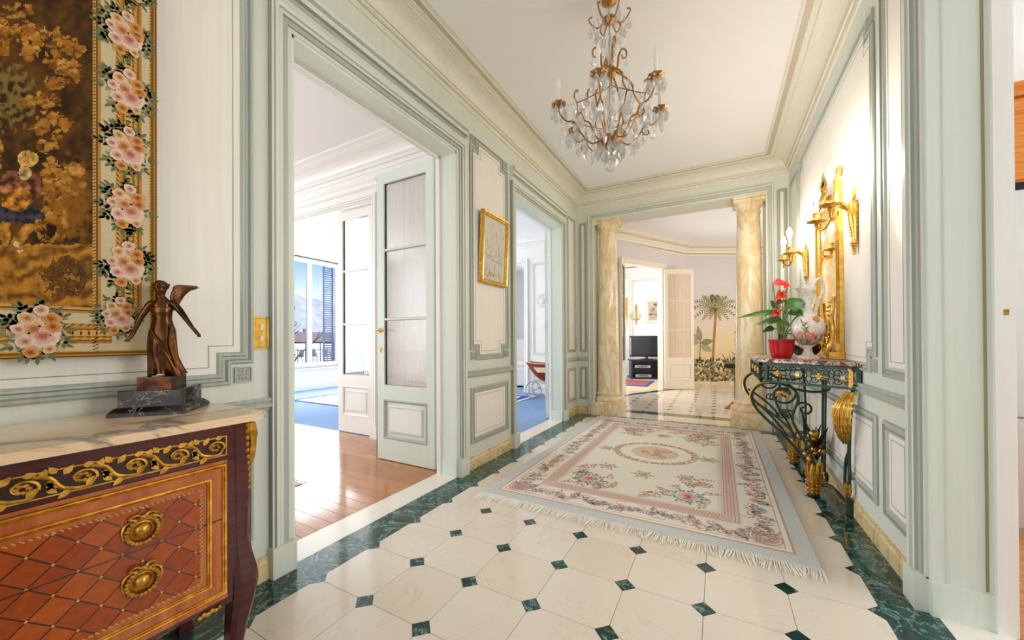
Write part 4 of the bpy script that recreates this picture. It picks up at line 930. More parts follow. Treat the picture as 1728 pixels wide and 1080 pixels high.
    # pulls: rosette back, hanging wreath, ribbon bow
    for par, z in ((d1, .565), (d2, .433)):
        for yh in (-.648, -1.218):
            m = MB(); c = fr(yh, z, 0); Rm = Matrix((fr.a, fr.b, fr.n)).transposed()
            m.lathe([(.026, 0), (.026, .004), (.02, .006), (.018, .004), (.013, .012), (.006, .016), (0, .0165)], 18, c, Rm)
            for i in range(22):
                an = 2 * math.pi * i / 22; m.ball(fr(yh + .031 * math.cos(an), z - .003 + .031 * math.sin(an), .009), .0058, 6, 4)
            m.ring(fr(yh, z - .003, .007), .031, .004, fr, 22, 5)
            for s in (-1, 1):
                m.tube(bez([fr(yh, z + .03, .008), fr(yh + s * .014, z + .043, .012), fr(yh + s * .026, z + .036, .01), fr(yh + s * .012, z + .03, .009)], 4), .0034, 5); m.tube(bez([fr(yh + s * .006, z + .032, .006), fr(yh + s * .03, z + .024, .005), fr(yh + s * .038, z + .006, .005), fr(yh + s * .034, z - .014, .004)], 4), .003, 5)
            m.ball(fr(yh, z + .034, .01), .006, 8, 5); m.build('ring_pull', 'gilt_old', par, 50)
    # legs at the four corners, swelling at the knee
    for (yy, sy) in ((y1, 1), (y0, -1)):
        for (xx, sx) in ((xf - .025, 1), (-.455, -1)):
            m = MB(); secs = [(.8, .032, 0), (.66, .031, 0), (.52, .029, .0), (.44, .027, .0), (.38, .028, .004), (.33, .033, .009), (.29, .035, .011), (.24, .032, .008), (.17, .026, .0), (.08, .02, -.008), (.03, .018, -.008), (0, .022, -.004)]
            vs = []
            for z, r, o in secs:
                cx, cyy = xx + sx * o, yy - sy * .03 + sy * o
                for px, py in ((-1, -1), (.55, -1), (1, -.55), (1, .55), (.55, 1), (-1, 1)): vs.append((cx + sx * px * r, cyy + sy * py * r, z))
            q = 6; fs = [(i * q + j, i * q + (j + 1) % q, i * q + q + (j + 1) % q, i * q + q + j) for i in range(len(secs) - 1) for j in range(q)] + [tuple(range(q)), tuple((len(secs) - 1) * q + j for j in range(q))]
            leg = m.add(vs, fs).build('leg', 'wood_plum', t, 35)
            if sx > 0:
                g = MB(); cx, cyy = xx + .031, yy - sy * .03 + sy * .031; dv = Vector((1, sy, 0)).normalized(); sdv = Vector((-sy, 1, 0)).normalized()
                for i in range(11):
                    z = .785 - i * .02; w = .02 - .0013 * i; 
                    for s in (-1, 0, 1): g.ball(Vector((cx - .012, cyy - sy * .012, z)) + sdv * s * w * .6 + dv * .004, .0085 - .0003 * i, 6, 4, (1, 1, 1.3))
                g.tube(bez([Vector((cx - .012, cyy - sy * .012, .79)) + dv * .01, Vector((cx - .012, cyy - sy * .012, .74)) + dv * .017, Vector((cx - .012, cyy - sy * .012, .66)) + dv * .01], 4), [.013] * 4 + [.009] * 4 + [.004], 6)
                g.build('gilt_corner_mount', 'gilt_old', leg, 50)
                g = MB()
                for s in (-1, 0, 1): g.tube([Vector((cx - .013, cyy - sy * .013, .56)) + sdv * s * .011 + dv * .003, Vector((cx - .014, cyy - sy * .014, .42)) + sdv * s * .011 + dv * .003], .0036, 6)
                g.build('flute', 'wood_side', leg, 50)
    # apron below the drawers with a small gilt mount
    MB().prism([(y0 + .03, .274), (y0 + .03, .25), (y0 + .2, .262), ((y0 + y1) / 2, .225), (y1 - .2, .262), (y1 - .045, .25), (y1 - .045, .274)], fr, -.02, -.002).build('apron', 'wood_plum', t)
    for yh in (y1 - .115, y0 + .115):
        g = MB()
        for i in range(6): g.ball(fr(yh - .025 + i * .01, .252 + .004 * (i % 2), .002), .008 - .0006 * abs(i - 2), 6, 4)
        g.build('gilt_apron_mount', 'gilt', t, 50)
make_commode()

# ------------------------------------------------------------------ bronze statuette
def make_statuette():
    t = thing('statuette', 'bronze winged woman with arms held out on a black marble base on the commode', 'statuette', (-.362, -.508, .8225), R(48.4))
    MB().prism(rect(-.095, .095, -.095, .095), FXY, 0, .01).build('base_slab', 'marble_black', t)
    MB().lathe([(.095 * 1.4142, .01), (.092 * 1.4142, .014), (.083 * 1.4142, .024), (.08 * 1.4142, .026)], 4, M=Matrix.Rotation(R(45), 3, 'Z')).build('base_moulding', 'marble_black', t)
    MB().bevbox(-.077, .077, -.077, .077, .026, .078, .002).build('base_block', 'marble_black', t)
    MB().prism(rect(-.044, .044, -.05, .05), FXY, .078, .116).build('bronze_plinth', 'bronze', t)
    Z = .116; S = 1.03
    P, E, Rd = [], [], []
    def v(x, y, z, r, link=None):
        P.append((x * S, y * S, Z + z * S)); Rd.append(r if not isinstance(r, tuple) else r); 
        if link is not None: E.append((link, len(P) - 1))
        return len(P) - 1
    pel = v(0, 0, .148, (.028, .022)); wa = v(.001, -.002, .18, (.0205, .016), pel); ch = v(0, -.004, .21, (.026, .018), wa); nk0 = v(-.001, .0, .236, (.017, .012), ch); nk = v(-.003, -.002, .256, .0075, nk0); hd0 = v(-.003, -.006, .27, (.0145, .0165), nk); hd = v(-.004, -.004, .287, (.0165, .019), hd0); v(-.004, .001, .302, .009, hd)
    for s, (el, wr, hn) in ((-1, ((-.056, .0, .187), (-.068, -.008, .142), (-.075, -.012, .124))), (1, ((.056, -.004, .196), (.086, -.012, .15), (.1, -.016, .138)))):
        sh = v(s * .03, .001, .234, .0125, nk0); e_ = v(*el, .0092, sh); w_ = v(*wr, .0058, e_); h_ = v(*hn, .0065, w_)
        for q in range(4): f1 = v(hn[0] + s * .004 + .0025 * (q - 1.5), hn[1] - .006, hn[2] - .008 - .001 * q, .0026, h_); v(hn[0] + s * .006 + .002 * (q - 1.5), hn[1] - .011, hn[2] - .013, .0021, f1)
        v(hn[0] - s * .006, hn[1] - .006, hn[2] - .003, .0026, h_)
    for s, kn, an, to in ((-1, (-.014, -.014, .08), (-.01, -.008, .016), (-.014, -.026, .006)), (1, (.016, .0, .08), (.024, .012, .016), (.034, -.004, .006))):
        hp = v(s * .015, 0, .135, .02, pel); k_ = v(*kn, .0135, hp); a_ = v(*an, .008, k_); v(*to, .0075, a_)
    fig = fin(skin(P, E, Rd, 2, pel), 'figure', 'bronze', t)
    # face and hair
    m = MB(); hx, hy, hz = -.004 * S, -.0095 * S, Z + .283 * S
    m.ball((hx, hy - .0145, hz - .001), .0036, 6, 5, (.7, 1.1, 1.5)); m.ball((hx, hy - .0125, hz - .0095), .003, 6, 4, (1.4, .6, .6))
    for s in (-1, 1): m.ball((hx + s * .006, hy - .0118, hz + .003), .0024, 6, 4, (1.2, .6, .8)); m.ball((hx + s * .0145, hy + .001, hz), .0035, 6, 4, (.5, 1, 1.4))
    m.build('face', 'bronze', fig, 60)
    m = MB(); m.ball((hx, hy + .008, hz + .007), .021, 14, 8, (.98, 1., .9))
    for k in range(16):
        a = k * .4; m.ball((hx + .0185 * math.cos(a), hy + .008 + .0185 * math.sin(a), hz + .008 + .004 * math.sin(k * 2.1)), .0052, 6, 4)
    m.ball((hx, hy + .028, hz + .002), .011, 8, 6); m.build('hair', 'bronze', fig, 60)
    # clinging gown with folds blown to one side
    m = MB(); k = 36; prof = [(.0, .04, .03, .006, .002), (.008, .039, .03, .006, .0), (.03, .035, .029, .004, -.002), (.06, .034, .029, .001, -.004), (.09, .0345, .029, 0, -.006), (.12, .0345, .029, 0, -.003), (.145, .034, .028, 0, 0), (.165, .028, .023, 0, 0), (.183, .0235, .0195, .001, -.002), (.2, .0265, .0205, 0, -.004), (.214, .0285, .0225, 0, -.005), (.222, .0275, .0205, 0, -.004)]
    vs = []
    for i, (z, rx, ry, ox, oy) in enumerate(prof):
        dep = max(0, 1 - z / .15)
        for j in range(k):
            a = 2 * math.pi * j / k; f = 1 + dep * (.13 * math.sin(a * 7 + z * 22) + .07 * math.sin(a * 11 - z * 40)); sw = dep * .012 * max(0, math.cos(a))
            vs.append(((ox + rx * f * math.cos(a) + sw) * S, (oy + ry * f * math.sin(a)) * S, Z + (z + (.006 * math.sin(a * 3) if i == 0 else 0) + .004 * (i == 0)) * S))
    m.add(vs, [(i * k + j, i * k + (j + 1) % k, (i + 1) * k + (j + 1) % k, (i + 1) * k + j) for i in range(len(prof) - 1) for j in range(k)])
    m.tube(bez([((-.02) * S, -.026 * S, Z + .15 * S), (.0, -.036 * S, Z + .12 * S), (.022 * S, -.032 * S, Z + .07 * S), (.04 * S, -.022 * S, Z + .02 * S)], 5), [.003] * 5 + [.0055] * 5 + [.006] * 6, 6); m.tube(bez([(.03 * S, -.018 * S, Z + .16 * S), (.03 * S, -.028 * S, Z + .1 * S), (.044 * S, -.02 * S, Z + .03 * S)], 5), .0045, 6)
    m.build('gown', 'bronze', fig, 60)
    for s in (-1, 1):                                                    # wings rising behind the shoulders
        w = MB(); ax = Vector((.72, .69, 0)) if s > 0 else Vector((-.38, .925, 0)); wf = Fr((s * .018, .016, Z + .215), ax, (0, 0, 1), (-ax.y * -s, ax.x * -s, 0))
        w.prism([(0, 0), (.016, .01), (.026, .045), (.044, .072), (.068, .083), (.073, .09), (.07, .095), (.018, .093), (.006, .088), (-.004, .05)], wf, -.004, .003); w.build('wing', 'bronze', t)
        w = MB()
        for i in range(11):
            u = i / 10; w.prism(leaf2(.012 + .006 * u, .03 + .058 * u, .028 + .032 * u, .011, .95 - .95 * u, 4), wf, .002, .0055)
        for i in range(5): w.prism(leaf2(.002, .03 + .013 * i, .026, .012, .7 - .1 * i, 4), wf, .003, .0075)
        w.build('feathers', 'bronze', t)
make_statuette()

# ------------------------------------------------------------------ framed print on the left wall
def picture(name, label, fr, w, h, fw, matf, art, tilt=0., depth=.025):
    t = thing(name, label, 'picture', tuple(fr.o)); t.rotation_euler = fr_rot(fr) if not fr.left() else Matrix((-fr.a, fr.b, fr.n)).transposed().to_euler()
    f = Fr((0, 0, 0), (1, 0, 0), (0, math.cos(tilt), math.sin(tilt)), (0, -math.sin(tilt), math.cos(tilt)))
    MB().sweep(rect(-w / 2, w / 2, 0, h), [(0, 0), (0, depth), (fw * .15, depth + .008), (fw * .4, depth + .004), (fw * .55, depth - .004), (fw * .75, depth), (fw * .9, depth - .006), (fw, depth - .012), (fw, 0)], f, True).build('frame', matf, t, 30)
    MB().prism(rect(-w / 2 + fw * .5, w / 2 - fw * .5, fw * .5, h - fw * .5), f, .001, depth - .014).build('backing', 'tapestry_edge', t)
    art(t, f, w - 2 * fw, h - 2 * fw, fw, depth - .0135); return t
def art_street(t, f, w, h, z0, n):
    rnd = random.Random(8); m = MB(); m.col = lin('#d9d3c6'); m.flat(rect(-w / 2, w / 2, z0, z0 + h), f, n)
    for k in range(70):
        x, y = rnd.uniform(-w / 2, w / 2), z0 + rnd.random() * h; m.col = rnd.choice(pal('#cfc7b8', '#c3baa9', '#e0dbd0', '#bdb3a2')); l = .02 + .05 * rnd.random(); 
        if abs(x) < w / 2 - .02 and y + l < z0 + h: line2(m, f, (x, y), (x + rnd.uniform(-.008, .008), y + l), .01, n + .0004)
    m.col = lin('#a39784')
    for a, b in (((-.1, .36), (.1, .30)), ((.06, .28), (.05, .62)), ((.085, .28), (.09, .6)), ((-.12, .4), (-.02, .37))): line2(m, f, (a[0] * w / .26, z0 + a[1] * h), (b[0] * w / .26, z0 + b[1] * h), .006, n + .0007)
    for k in range(30): m.col = lin('#b5a893'); m.flat(disc2(rnd.uniform(-w / 2 + .01, w / 2 - .01), z0 + h * (.03 + .1 * rnd.random()), .009, 6), f, n + .0006)
    m.build('print', 'pigment', t)
picture('picture', 'gilt framed pale street print hanging between the two openings', Fr((XL + .006, 1.775, 1.535), (0, 1, 0), (0, 0, 1), (1, 0, 0)), .43, .61, .04, 'gilt_bright', art_street, R(2.5), .03)

# ------------------------------------------------------------------ switch plates
def plate(label, fr, a, b, w, h, keys=2, group=None):
    t = thing_w('switch_plate', label, 'switch', tuple(fr(a, b, 0)))
    MB().prism(rect(a - w / 2, a + w / 2, b - h / 2, b + h / 2), fr, 0, .004).sweep(rect(a - w / 2, a + w / 2, b - h / 2, b + h / 2), [(0, 0), (0, .006), (.006, .006), (.008, .004)], fr, True).build('plate', 'gilt_bright', t)
    for i in range(keys):
        z = b + (i - (keys - 1) / 2) * h * .34; MB().prism([(a + x, z + y) for x, y in disc2(0, 0, .014, 12, .5)], fr, .004, .0055).prism([(a + x, z + .003 + y) for x, y in disc2(0, 0, .008, 10, .6)], fr, .005, .01).build('toggle', 'switch_white', t)
plate('brass double switch plate between the tapestry panel and the wide opening', FL, -.131, 1.088, .066, .14)
plate('brass switch plate on the right wall beside the kitchen opening', FRW, 1.094, 1.088, .03, .16, 1)
plate('narrow brass plate beside the far end of the left wall panel', FL, 3.655, 1.0, .03, .15, 1); plate('narrow brass plate in the corner beside the left column', FL, 4.015, 1.0, .03, .15, 1)
# ------------------------------------------------------------------ console table
CT = .915
def make_console():
    t = thing_w('console_table', 'wrought iron console table with gilt leaves and red marble top against the right wall', 'console table', (1.75, 2.48, 0))
    P = [(1.957, 1.73), (1.535, 2.02), (1.515, 2.10), (1.515, 2.86), (1.535, 2.94), (1.957, 3.23)]
    top = [(1.962, 1.70), (1.575, 1.955), (1.515, 2.01), (1.488, 2.09), (1.488, 2.87), (1.515, 2.95), (1.575, 3.005), (1.962, 3.26)]
    cen = Vector((1.75, 2.48)); sh = lambda k: [tuple(cen + (Vector(p) - cen) * k) for p in top]
    m = MB(); n = len(top); rings = [(.886, .97), (.89, 1.0), (.905, 1.003), (.912, .995), (CT, .985)]
    vs = []
    for z, k in rings: vs += [(min(x, 1.962), y, z) for x, y in sh(k)]
    fs = [(i * n + j, i * n + (j + 1) % n, i * n + n + (j + 1) % n, i * n + n + j) for i in range(len(rings) - 1) for j in range(n)] + [tuple(range(n)), tuple((len(rings) - 1) * n + j for j in range(n - 1, -1, -1))]
    m.add(vs, [f[::-1] for f in fs]).build('marble_top', 'marble_red', t, 40)
    # pierced frieze: iron rails, scrolls and gilt quatrefoils
    for (p, q, k) in ((P[1], P[0], 4), (P[2], P[3], 6), (P[4], P[5], 4)):
        p, q = Vector(p), Vector(q); d = q - p; L = d.length; d.normalize(); nrm = Vector((d.y, -d.x)); 
        if nrm.dot(p - Vector((1.96, 2.48))) < 0: nrm = -nrm
        fr = Fr((p.x, p.y, .757), (d.x, d.y, 0), (0, 0, 1), (nrm.x, nrm.y, 0)); H = .128
        fz = MB()
        for b0, b1 in ((0, .013), (H - .017, H)): fz.prism(rect(0, L, b0, b1), fr, -.012, .008)
        for a0, a1 in ((0, .02), (L - .02, L)): fz.prism(rect(a0, a1, 0, H), fr, -.012, .009)
        fz = fz.build('frieze_frame', 'iron_green', t)
        m = MB(); w = (L - .05) / k
        for i in range(k):
            cx = .025 + w * (i + .5); cz = H / 2
            for sx in (-1, 1):
                for sz in (-1, 1):
                    c = fr(cx + sx * w * .24, cz + sz * .023, 0); m.tube(spiral(c, .022, .006, (math.pi if sx > 0 else 0), (math.pi if sx > 0 else 0) + sx * sz * -7.2, 20, fr), .0034, 5)
                m.tube(bez([fr(cx + sx * w * .46, cz - .044), fr(cx + sx * w * .36, cz - .02), fr(cx + sx * w * .42, cz), fr(cx + sx * w * .36, cz + .02), fr(cx + sx * w * .46, cz + .044)], 4), .0036, 5)
            g = MB()
            if i % 2 == 0:
                for q2 in range(4): a = q2 * math.pi / 2; g.ball(fr(cx + .011 * math.cos(a), cz + .013 * math.sin(a), .003), .0105, 8, 5)
                g.ball(fr(cx, cz, .006), .008, 6, 4)
            else: g.prism([(cx + x, cz + y) for x, y in rect(-.01, .01, -.01, .01)], fr, -.006, .008)
            g.build('gilt_quatrefoil' if i % 2 == 0 else 'gilt_stud', 'gilt_bright', fz, 60)
        m.build('iron_scrolls', 'iron_green', fz, 60)
    # gilt leaf plaque on the near wall end
    m = MB(); e = Vector((.82, -.565)).normalized(); fr = Fr((1.905, 1.752, .757), (e.x, e.y, 0), (0, 0, 1), (-.565, -.82, 0))
    for i in range(7): m.prism(leaf2(.016, .012 + i * .015, .022, .014, 1.1 if i % 2 else 2.0, 4), fr, .008, .016)
    m.prism([(.016 + x, .064 + y) for x, y in disc2(0, 0, .055, 12, .2)], fr, .006, .012); m.build('gilt_plaque', 'gilt_bright', t)
    def flip(v): return Vector((v[0], 4.96 - v[1], v[2]))
    for side in (0, 1):
        F = (lambda v: Vector(v)) if side == 0 else flip
        # big front scroll leg
        y0, y1 = 2.045, 2.115
        def S(x, z): u = min(1, max(0, (.75 - z) / .6)); return F((x, y0 + (y1 - y0) * u, z))
        leg = MB(); leg.tube(bez([S(1.60, .75), S(1.53, .745), S(1.475, .70), S(1.462, .64), S(1.485, .57), S(1.55, .49), S(1.63, .41), S(1.71, .31), S(1.765, .22), S(1.795, .13)], 6), .0095, 8)
        leg = leg.build('leg', 'iron_green', t, 60)
        m = MB(); m.tube(bez([S(1.49, .60), S(1.56, .55), S(1.63, .49), S(1.69, .42), S(1.705, .36)], 6), .008, 8)
        m.tube(bez([S(1.66, .745), S(1.705, .70), S(1.72, .64), S(1.70, .57), S(1.69, .51), S(1.715, .44), S(1.76, .36), S(1.80, .26), S(1.815, .15)], 6), .0085, 8)
        fs_ = Fr((0, 0, 0), (1, 0, 0), (0, 0, 1), (0, 1, 0))
        m.tube(spiral(S(1.635, .675), .072, .018, .1, -7.4, 34, fs_), .0075, 7); m.tube(spiral(S(1.755, .58), .05, .012, 2.8, -4.6, 30, fs_), .007, 7)
        for (x, z, r) in ((1.648, .545, .024), (1.672, .542, .024), (1.735, .40, .028), (1.762, .395, .028)): m.ring(S(x, z), r, .005, fs_, 18, 6)
        m.tube(bez([S(1.62, .75), S(1.70, .715), S(1.80, .70), S(1.87, .715), S(1.885, .745)], 6), .008, 7)
        m.build('scroll', 'iron_green', leg, 60)
        g = MB(); ac = bez([S(1.56, .752), S(1.50, .74), S(1.458, .69), S(1.448, .63), S(1.462, .575)], 6); g.strip(ac, .024, .006, (0, 1, 0)); g.tube(bez([S(1.595, .66), S(1.615, .69), S(1.65, .685), S(1.668, .655)], 5), [.008] * 5 + [.014] * 5 + [.012] * 5 + [.006], 7); g.build('gilt_wrap', 'gilt_bright', leg, 50)
        # lion foot
        f = MB(); fx, fy = (F((1.808, 2.12, 0))[0], F((1.808, 2.12, 0))[1])
        sec = [(0, .026, .03), (.02, .034, .036), (.06, .032, .034), (.075, .036, .038), (.12, .04, .04), (.16, .036, .038), (.195, .03, .03)]
        vs = []
        for z, rx, ry in sec:
            for j in range(12):
                a = 2 * math.pi * j / 12; k = 1 + .08 * math.cos(3 * a); vs.append((fx + rx * k * math.cos(a), fy + ry * k * math.sin(a), z + .012))
        f.add(vs, [(i * 12 + j, i * 12 + (j + 1) % 12, i * 12 + 12 + (j + 1) % 12, i * 12 + 12 + j) for i in range(len(sec) - 1) for j in range(12)] + [tuple(range(11, -1, -1)), tuple((len(sec) - 1) * 12 + j for j in range(12))])
        for z in (.03, .055, .08, .1):
            for j in range(7): a = -2.6 + j * .62; f.ball((fx + .036 * math.cos(a - .5), fy + .038 * math.sin(a - .5), z), .0095, 6, 4)
        for j in range(7): a = -2.6 + j * .62; f.tube([(fx + .034 * math.cos(a - .5), fy + .036 * math.sin(a - .5), .13), (fx + .042 * math.cos(a - .5), fy + .042 * math.sin(a - .5), .19), (fx + .045 * math.cos(a - .5), fy + .045 * math.sin(a - .5), .225)], [.009, .01, .003], 5)
        f.build('lion_foot', 'gilt_old', leg, 50); MB().lathe([(.03, 0), (.034, .006), (.03, .014)], 14, (fx, fy, 0)).build('pad', 'iron_dark', leg, 40)
        # wall leg with the large acanthus leaf
        W = lambda y, z, x=1.93: F((x, y, z))
        wl_ = MB(); wl_.tube(bez([W(1.775, .757), W(1.81, .66), W(1.845, .50), W(1.86, .36), W(1.855, .24), W(1.87, .17)], 6), .0095, 8); wl_.tube(bez([W(1.79, .40, 1.915), W(1.86, .32, 1.915), W(1.88, .22, 1.915), W(1.88, .17, 1.915)], 6), .0085, 8)
        wl_.box(1.918, 1.945, min(F((0, 1.86, 0))[1], F((0, 1.9, 0))[1]), max(F((0, 1.86, 0))[1], F((0, 1.9, 0))[1]), .0, .1); wl_ = wl_.build('leg', 'iron_green', t, 60)
        g = MB(); spine = bez([W(1.76, .745, 1.92), W(1.735, .66, 1.875), W(1.755, .56, 1.875), W(1.805, .47, 1.895), W(1.845, .43, 1.915)], 7); k = len(spine); wd = [.01 + .036 * math.sin(math.pi * min(1, (i + 2) / k) ** .8) * (1 + .12 * math.sin(i * 1.9)) for i in range(k)]
        vs = []
        sd = Vector((.82, -.57 if side == 0 else .57, 0))
        for i, p in enumerate(spine):
            for s in (-1, -.5, 0, .5, 1): vs.append(p + sd * (s * wd[i]) + Vector((-.83, -.5 if side == 0 else .5, 0)) * (.016 * (1 - abs(s)) + .007 * (abs(s) == .5) * math.sin(i * 1.9)))
        g.add(vs, [(i * 5 + j, i * 5 + j + 1, i * 5 + 6 + j, i * 5 + 5 + j) for i in range(k - 1) for j in range(4)])
        for s in (-.72, -.35, 0, .35, .72): g.tube([spine[i] + sd * (s * wd[i]) + Vector((-.83, -.5 if side == 0 else .5, 0)) * (.018 * (1 - abs(s)) + .002) for i in range(k)], .0042, 5)
        if side == 0: g.build('acanthus_leaf', 'gilt_bright', wl_, 50)
        MB().tube([W(1.862, .19, 1.925), W(1.87, .14, 1.925), W(1.878, .1, 1.925)], [.016, .02, .012], 8).build('gilt_cuff', 'gilt_old', wl_, 50); MB().tube([W(1.88, .035, 1.93), W(1.885, .0, 1.93)], [.018, .014], 8).build('gilt_shoe', 'gilt_old', wl_, 50)
        # stretcher from lion foot to the wall leg, and inwards
        m = MB(); m.strip(bez([F((1.83, 2.13, .07)), F((1.875, 2.08, .095)), F((1.9, 2.0, .09)), F((1.928, 1.89, .06))], 6), .022, .008, (0, 0, 1)); m.strip(bez([F((1.83, 2.15, .07)), F((1.88, 2.25, .1)), F((1.87, 2.38, .12)), F((1.88, 2.48, .13))], 6), .022, .008, (0, 0, 1))
        m.tube(spiral(F((1.885, 2.16, .12)), .04, .012, 0, 6.5, 24, Fr((0, 0, 0), (0, 1, 0), (0, 0, 1), (1, 0, 0))), .006, 6); m.build('stretcher', 'iron_dark', t, 50)
        g = MB(); g.tube(bez([F((1.84, 2.1, .09)), F((1.88, 2.04, .1)), F((1.9, 1.98, .07)), F((1.91, 1.94, .05))], 5), .006, 6); g.build('gilt_vine', 'gilt_old', t, 50)
    # upright rod behind and the fruit and leaf cluster on the stretcher
    MB().tube([(1.9, 2.31, .76), (1.9, 2.36, .1)], .008, 8).tube([(1.915, 2.31, .76), (1.915, 2.36, .1)], .006, 8).build('wall_rod', 'iron_green', t)
    rnd = random.Random(4); g = MB(); l = MB(); cy_ = 2.40
    for i in range(16): g.ball((1.86 + rnd.uniform(-.045, .045), cy_ + rnd.uniform(-.09, .09), .15 + rnd.uniform(0, .17)), rnd.uniform(.014, .03), 10, 7)
    g.ball((1.85, 2.33, .37), .03, 12, 8); g.ball((1.86, 2.37, .33), .024, 10, 8)
    for i in range(20):
        a, ti = rnd.random() * 6.28, rnd.uniform(.3, 1.3); d = Vector((math.cos(a) * .3, math.sin(a) * .8, 1)).normalized(); b = Vector((1.87, cy_ + rnd.uniform(-.06, .06), .16 + .1 * rnd.random())); ln = rnd.uniform(.08, .2); sdv = d.orthogonal().normalized()
        pts = [b, b + d * ln * .5 + sdv * .016, b + d * ln, b + d * ln * .5 - sdv * .016]; pts = [Vector((min(p.x, 1.945), p.y, p.z)) for p in pts]; l.add(pts + [p + Vector((.004, 0, 0)) for p in pts], [(0, 1, 2, 3), (7, 6, 5, 4), (0, 4, 5, 1), (1, 5, 6, 2), (2, 6, 7, 3), (3, 7, 4, 0)])
    g.build('gilt_fruit', 'gilt_old', t, 60); l.build('iron_leaves', 'iron_dark', t)
make_console()

# ------------------------------------------------------------------ plant in a red pot
def make_plant():
    x, y = 1.635, 2.085
    t = thing_w('potted_anthurium', 'red flowering anthurium in a glossy red pot on the console table', 'potted plant', (x, y, CT))
    MB().lathe([(.05, 0), (.055, .004), (.066, .04), (.0725, .08), (.074, .118), (.0765, .122), (.0765, .13), (.071, .13), (.069, .12), (.064, .04), (.0, .03)], 36, (x, y, CT)).build('pot', 'red_glaze', t, 40)
    MB().lathe([(.068, .105), (.06, .112), (.0, .115)], 20, (x, y, CT)).build('soil', 'bark', t)
    V = Vector; c, s = math.cos(CAM['yaw']), math.sin(CAM['yaw']); rt = V((c, s, 0)); fw = V((-s, c, 0)); o = V((x, y, CT + .11))
    rnd = random.Random(9)
    def blade(tip, base, w, mat, name, curl=.02, nseg=7, heart=False):
        a, b = V(base), V(tip); d = b - a; L = d.length; sd = d.cross(fw * -1 + V((0, 0, .55)));  sd = sd.normalized() if sd.length > 1e-4 else rt; up = sd.cross(d).normalized(); vs = []
        for i in range(nseg + 1):
            u = i / nseg; ww = w * (math.sin(math.pi * (u * .94 + .06) ** (.55 if heart else .8))) * (1.0 if i else .5); p = a + d * u + up * (curl * math.sin(math.pi * u) * L)
            vs += [p - sd * ww + up * .012 * (ww / w), p, p + sd * ww + up * .012 * (ww / w)]
        m = MB().add(vs, [(i * 3 + j, i * 3 + j + 1, i * 3 + 4 + j, i * 3 + 3 + j) for i in range(nseg) for j in (0, 1)]); return m.build(name, mat, t, 60)
    def stalk(p, mat='stem_green', r=.0035): MB().tube(bez([o + V((rnd.uniform(-.03, .03), rnd.uniform(-.03, .03), -.01)), o.lerp(V(p), .5) + V((rnd.uniform(-.015, .015), 0, .02)), V(p)], 5), r, 6).build('stalk', mat, t, 60)
    at = lambda r, u, f=0.: o + rt * r + V((0, 0, u)) + fw * f
    for r, u, f, tr, tu, tf, w, mat in ((-.03, .20, -.02, -.30, .165, .02, .022, 'leaf_green'), (-.02, .155, -.03, -.19, .115, -.02, .028, 'leaf_green'), (.0, .235, -.06, .10, .265, -.1, .052, 'leaf_green'), (.02, .2, -.04, .10, .17, -.12, .04, 'leaf_green'), (-.045, .24, .02, .03, .26, .06, .045, 'leaf_green'), (.07, .27, .03, .165, .285, .0, .026, 'leaf_dark'), (.05, .155, -.05, .12, .14, -.1, .024, 'leaf_dark'), (.03, .09, -.05, .10, .075, -.09, .03, 'leaf_dark'), (-.03, .1, .03, -.09, .07, .06, .022, 'leaf_dark'), (.04, .13, .05, .14, .11, .1, .03, 'leaf_green'), (.05, .06, -.04, .09, .02, -.08, .02, 'leaf_brown'), (-.04, .05, -.05, -.07, .01, -.07, .018, 'leaf_dark')):
        blade(at(tr, tu, tf), at(r, u, f), w, mat, 'leaf', .06, heart=True); stalk(at(r, u, f))
    for r, u, f, tr, tu, tf, w, rr in ((-.055, .405, 0, .045, .385, -.02, .03, 0), (.055, .40, .01, -.02, .36, -.05, .026, 0), (-.005, .33, -.03, -.085, .285, -.06, .032, 0), (.03, .335, .0, -.03, .31, -.06, .03, 0), (-.06, .205, -.05, -.125, .165, -.07, .022, 0), (-.03, .225, -.03, -.075, .2, -.08, .022, 0)):
        blade(at(tr, tu, tf), at(r, u, f), w, 'petal_red', 'flower_spathe', .05, heart=True); stalk(at(r, u, f), 'stem_green', .003)
        MB().tube([at(r, u, f), at(r * .7, u + .03, f - .02)], [.004, .0025], 6).build('flower_spadix', 'spadix', t, 60)
    for r, u, tr, tu in ((-.01, .285, -.07, .25), (.0, .285, .03, .235), (.02, .28, .05, .25)): blade(at(tr, tu, -.04), at(r, u, -.02), .02, 'leaf_brown', 'dry_leaf', .03)
make_plant()

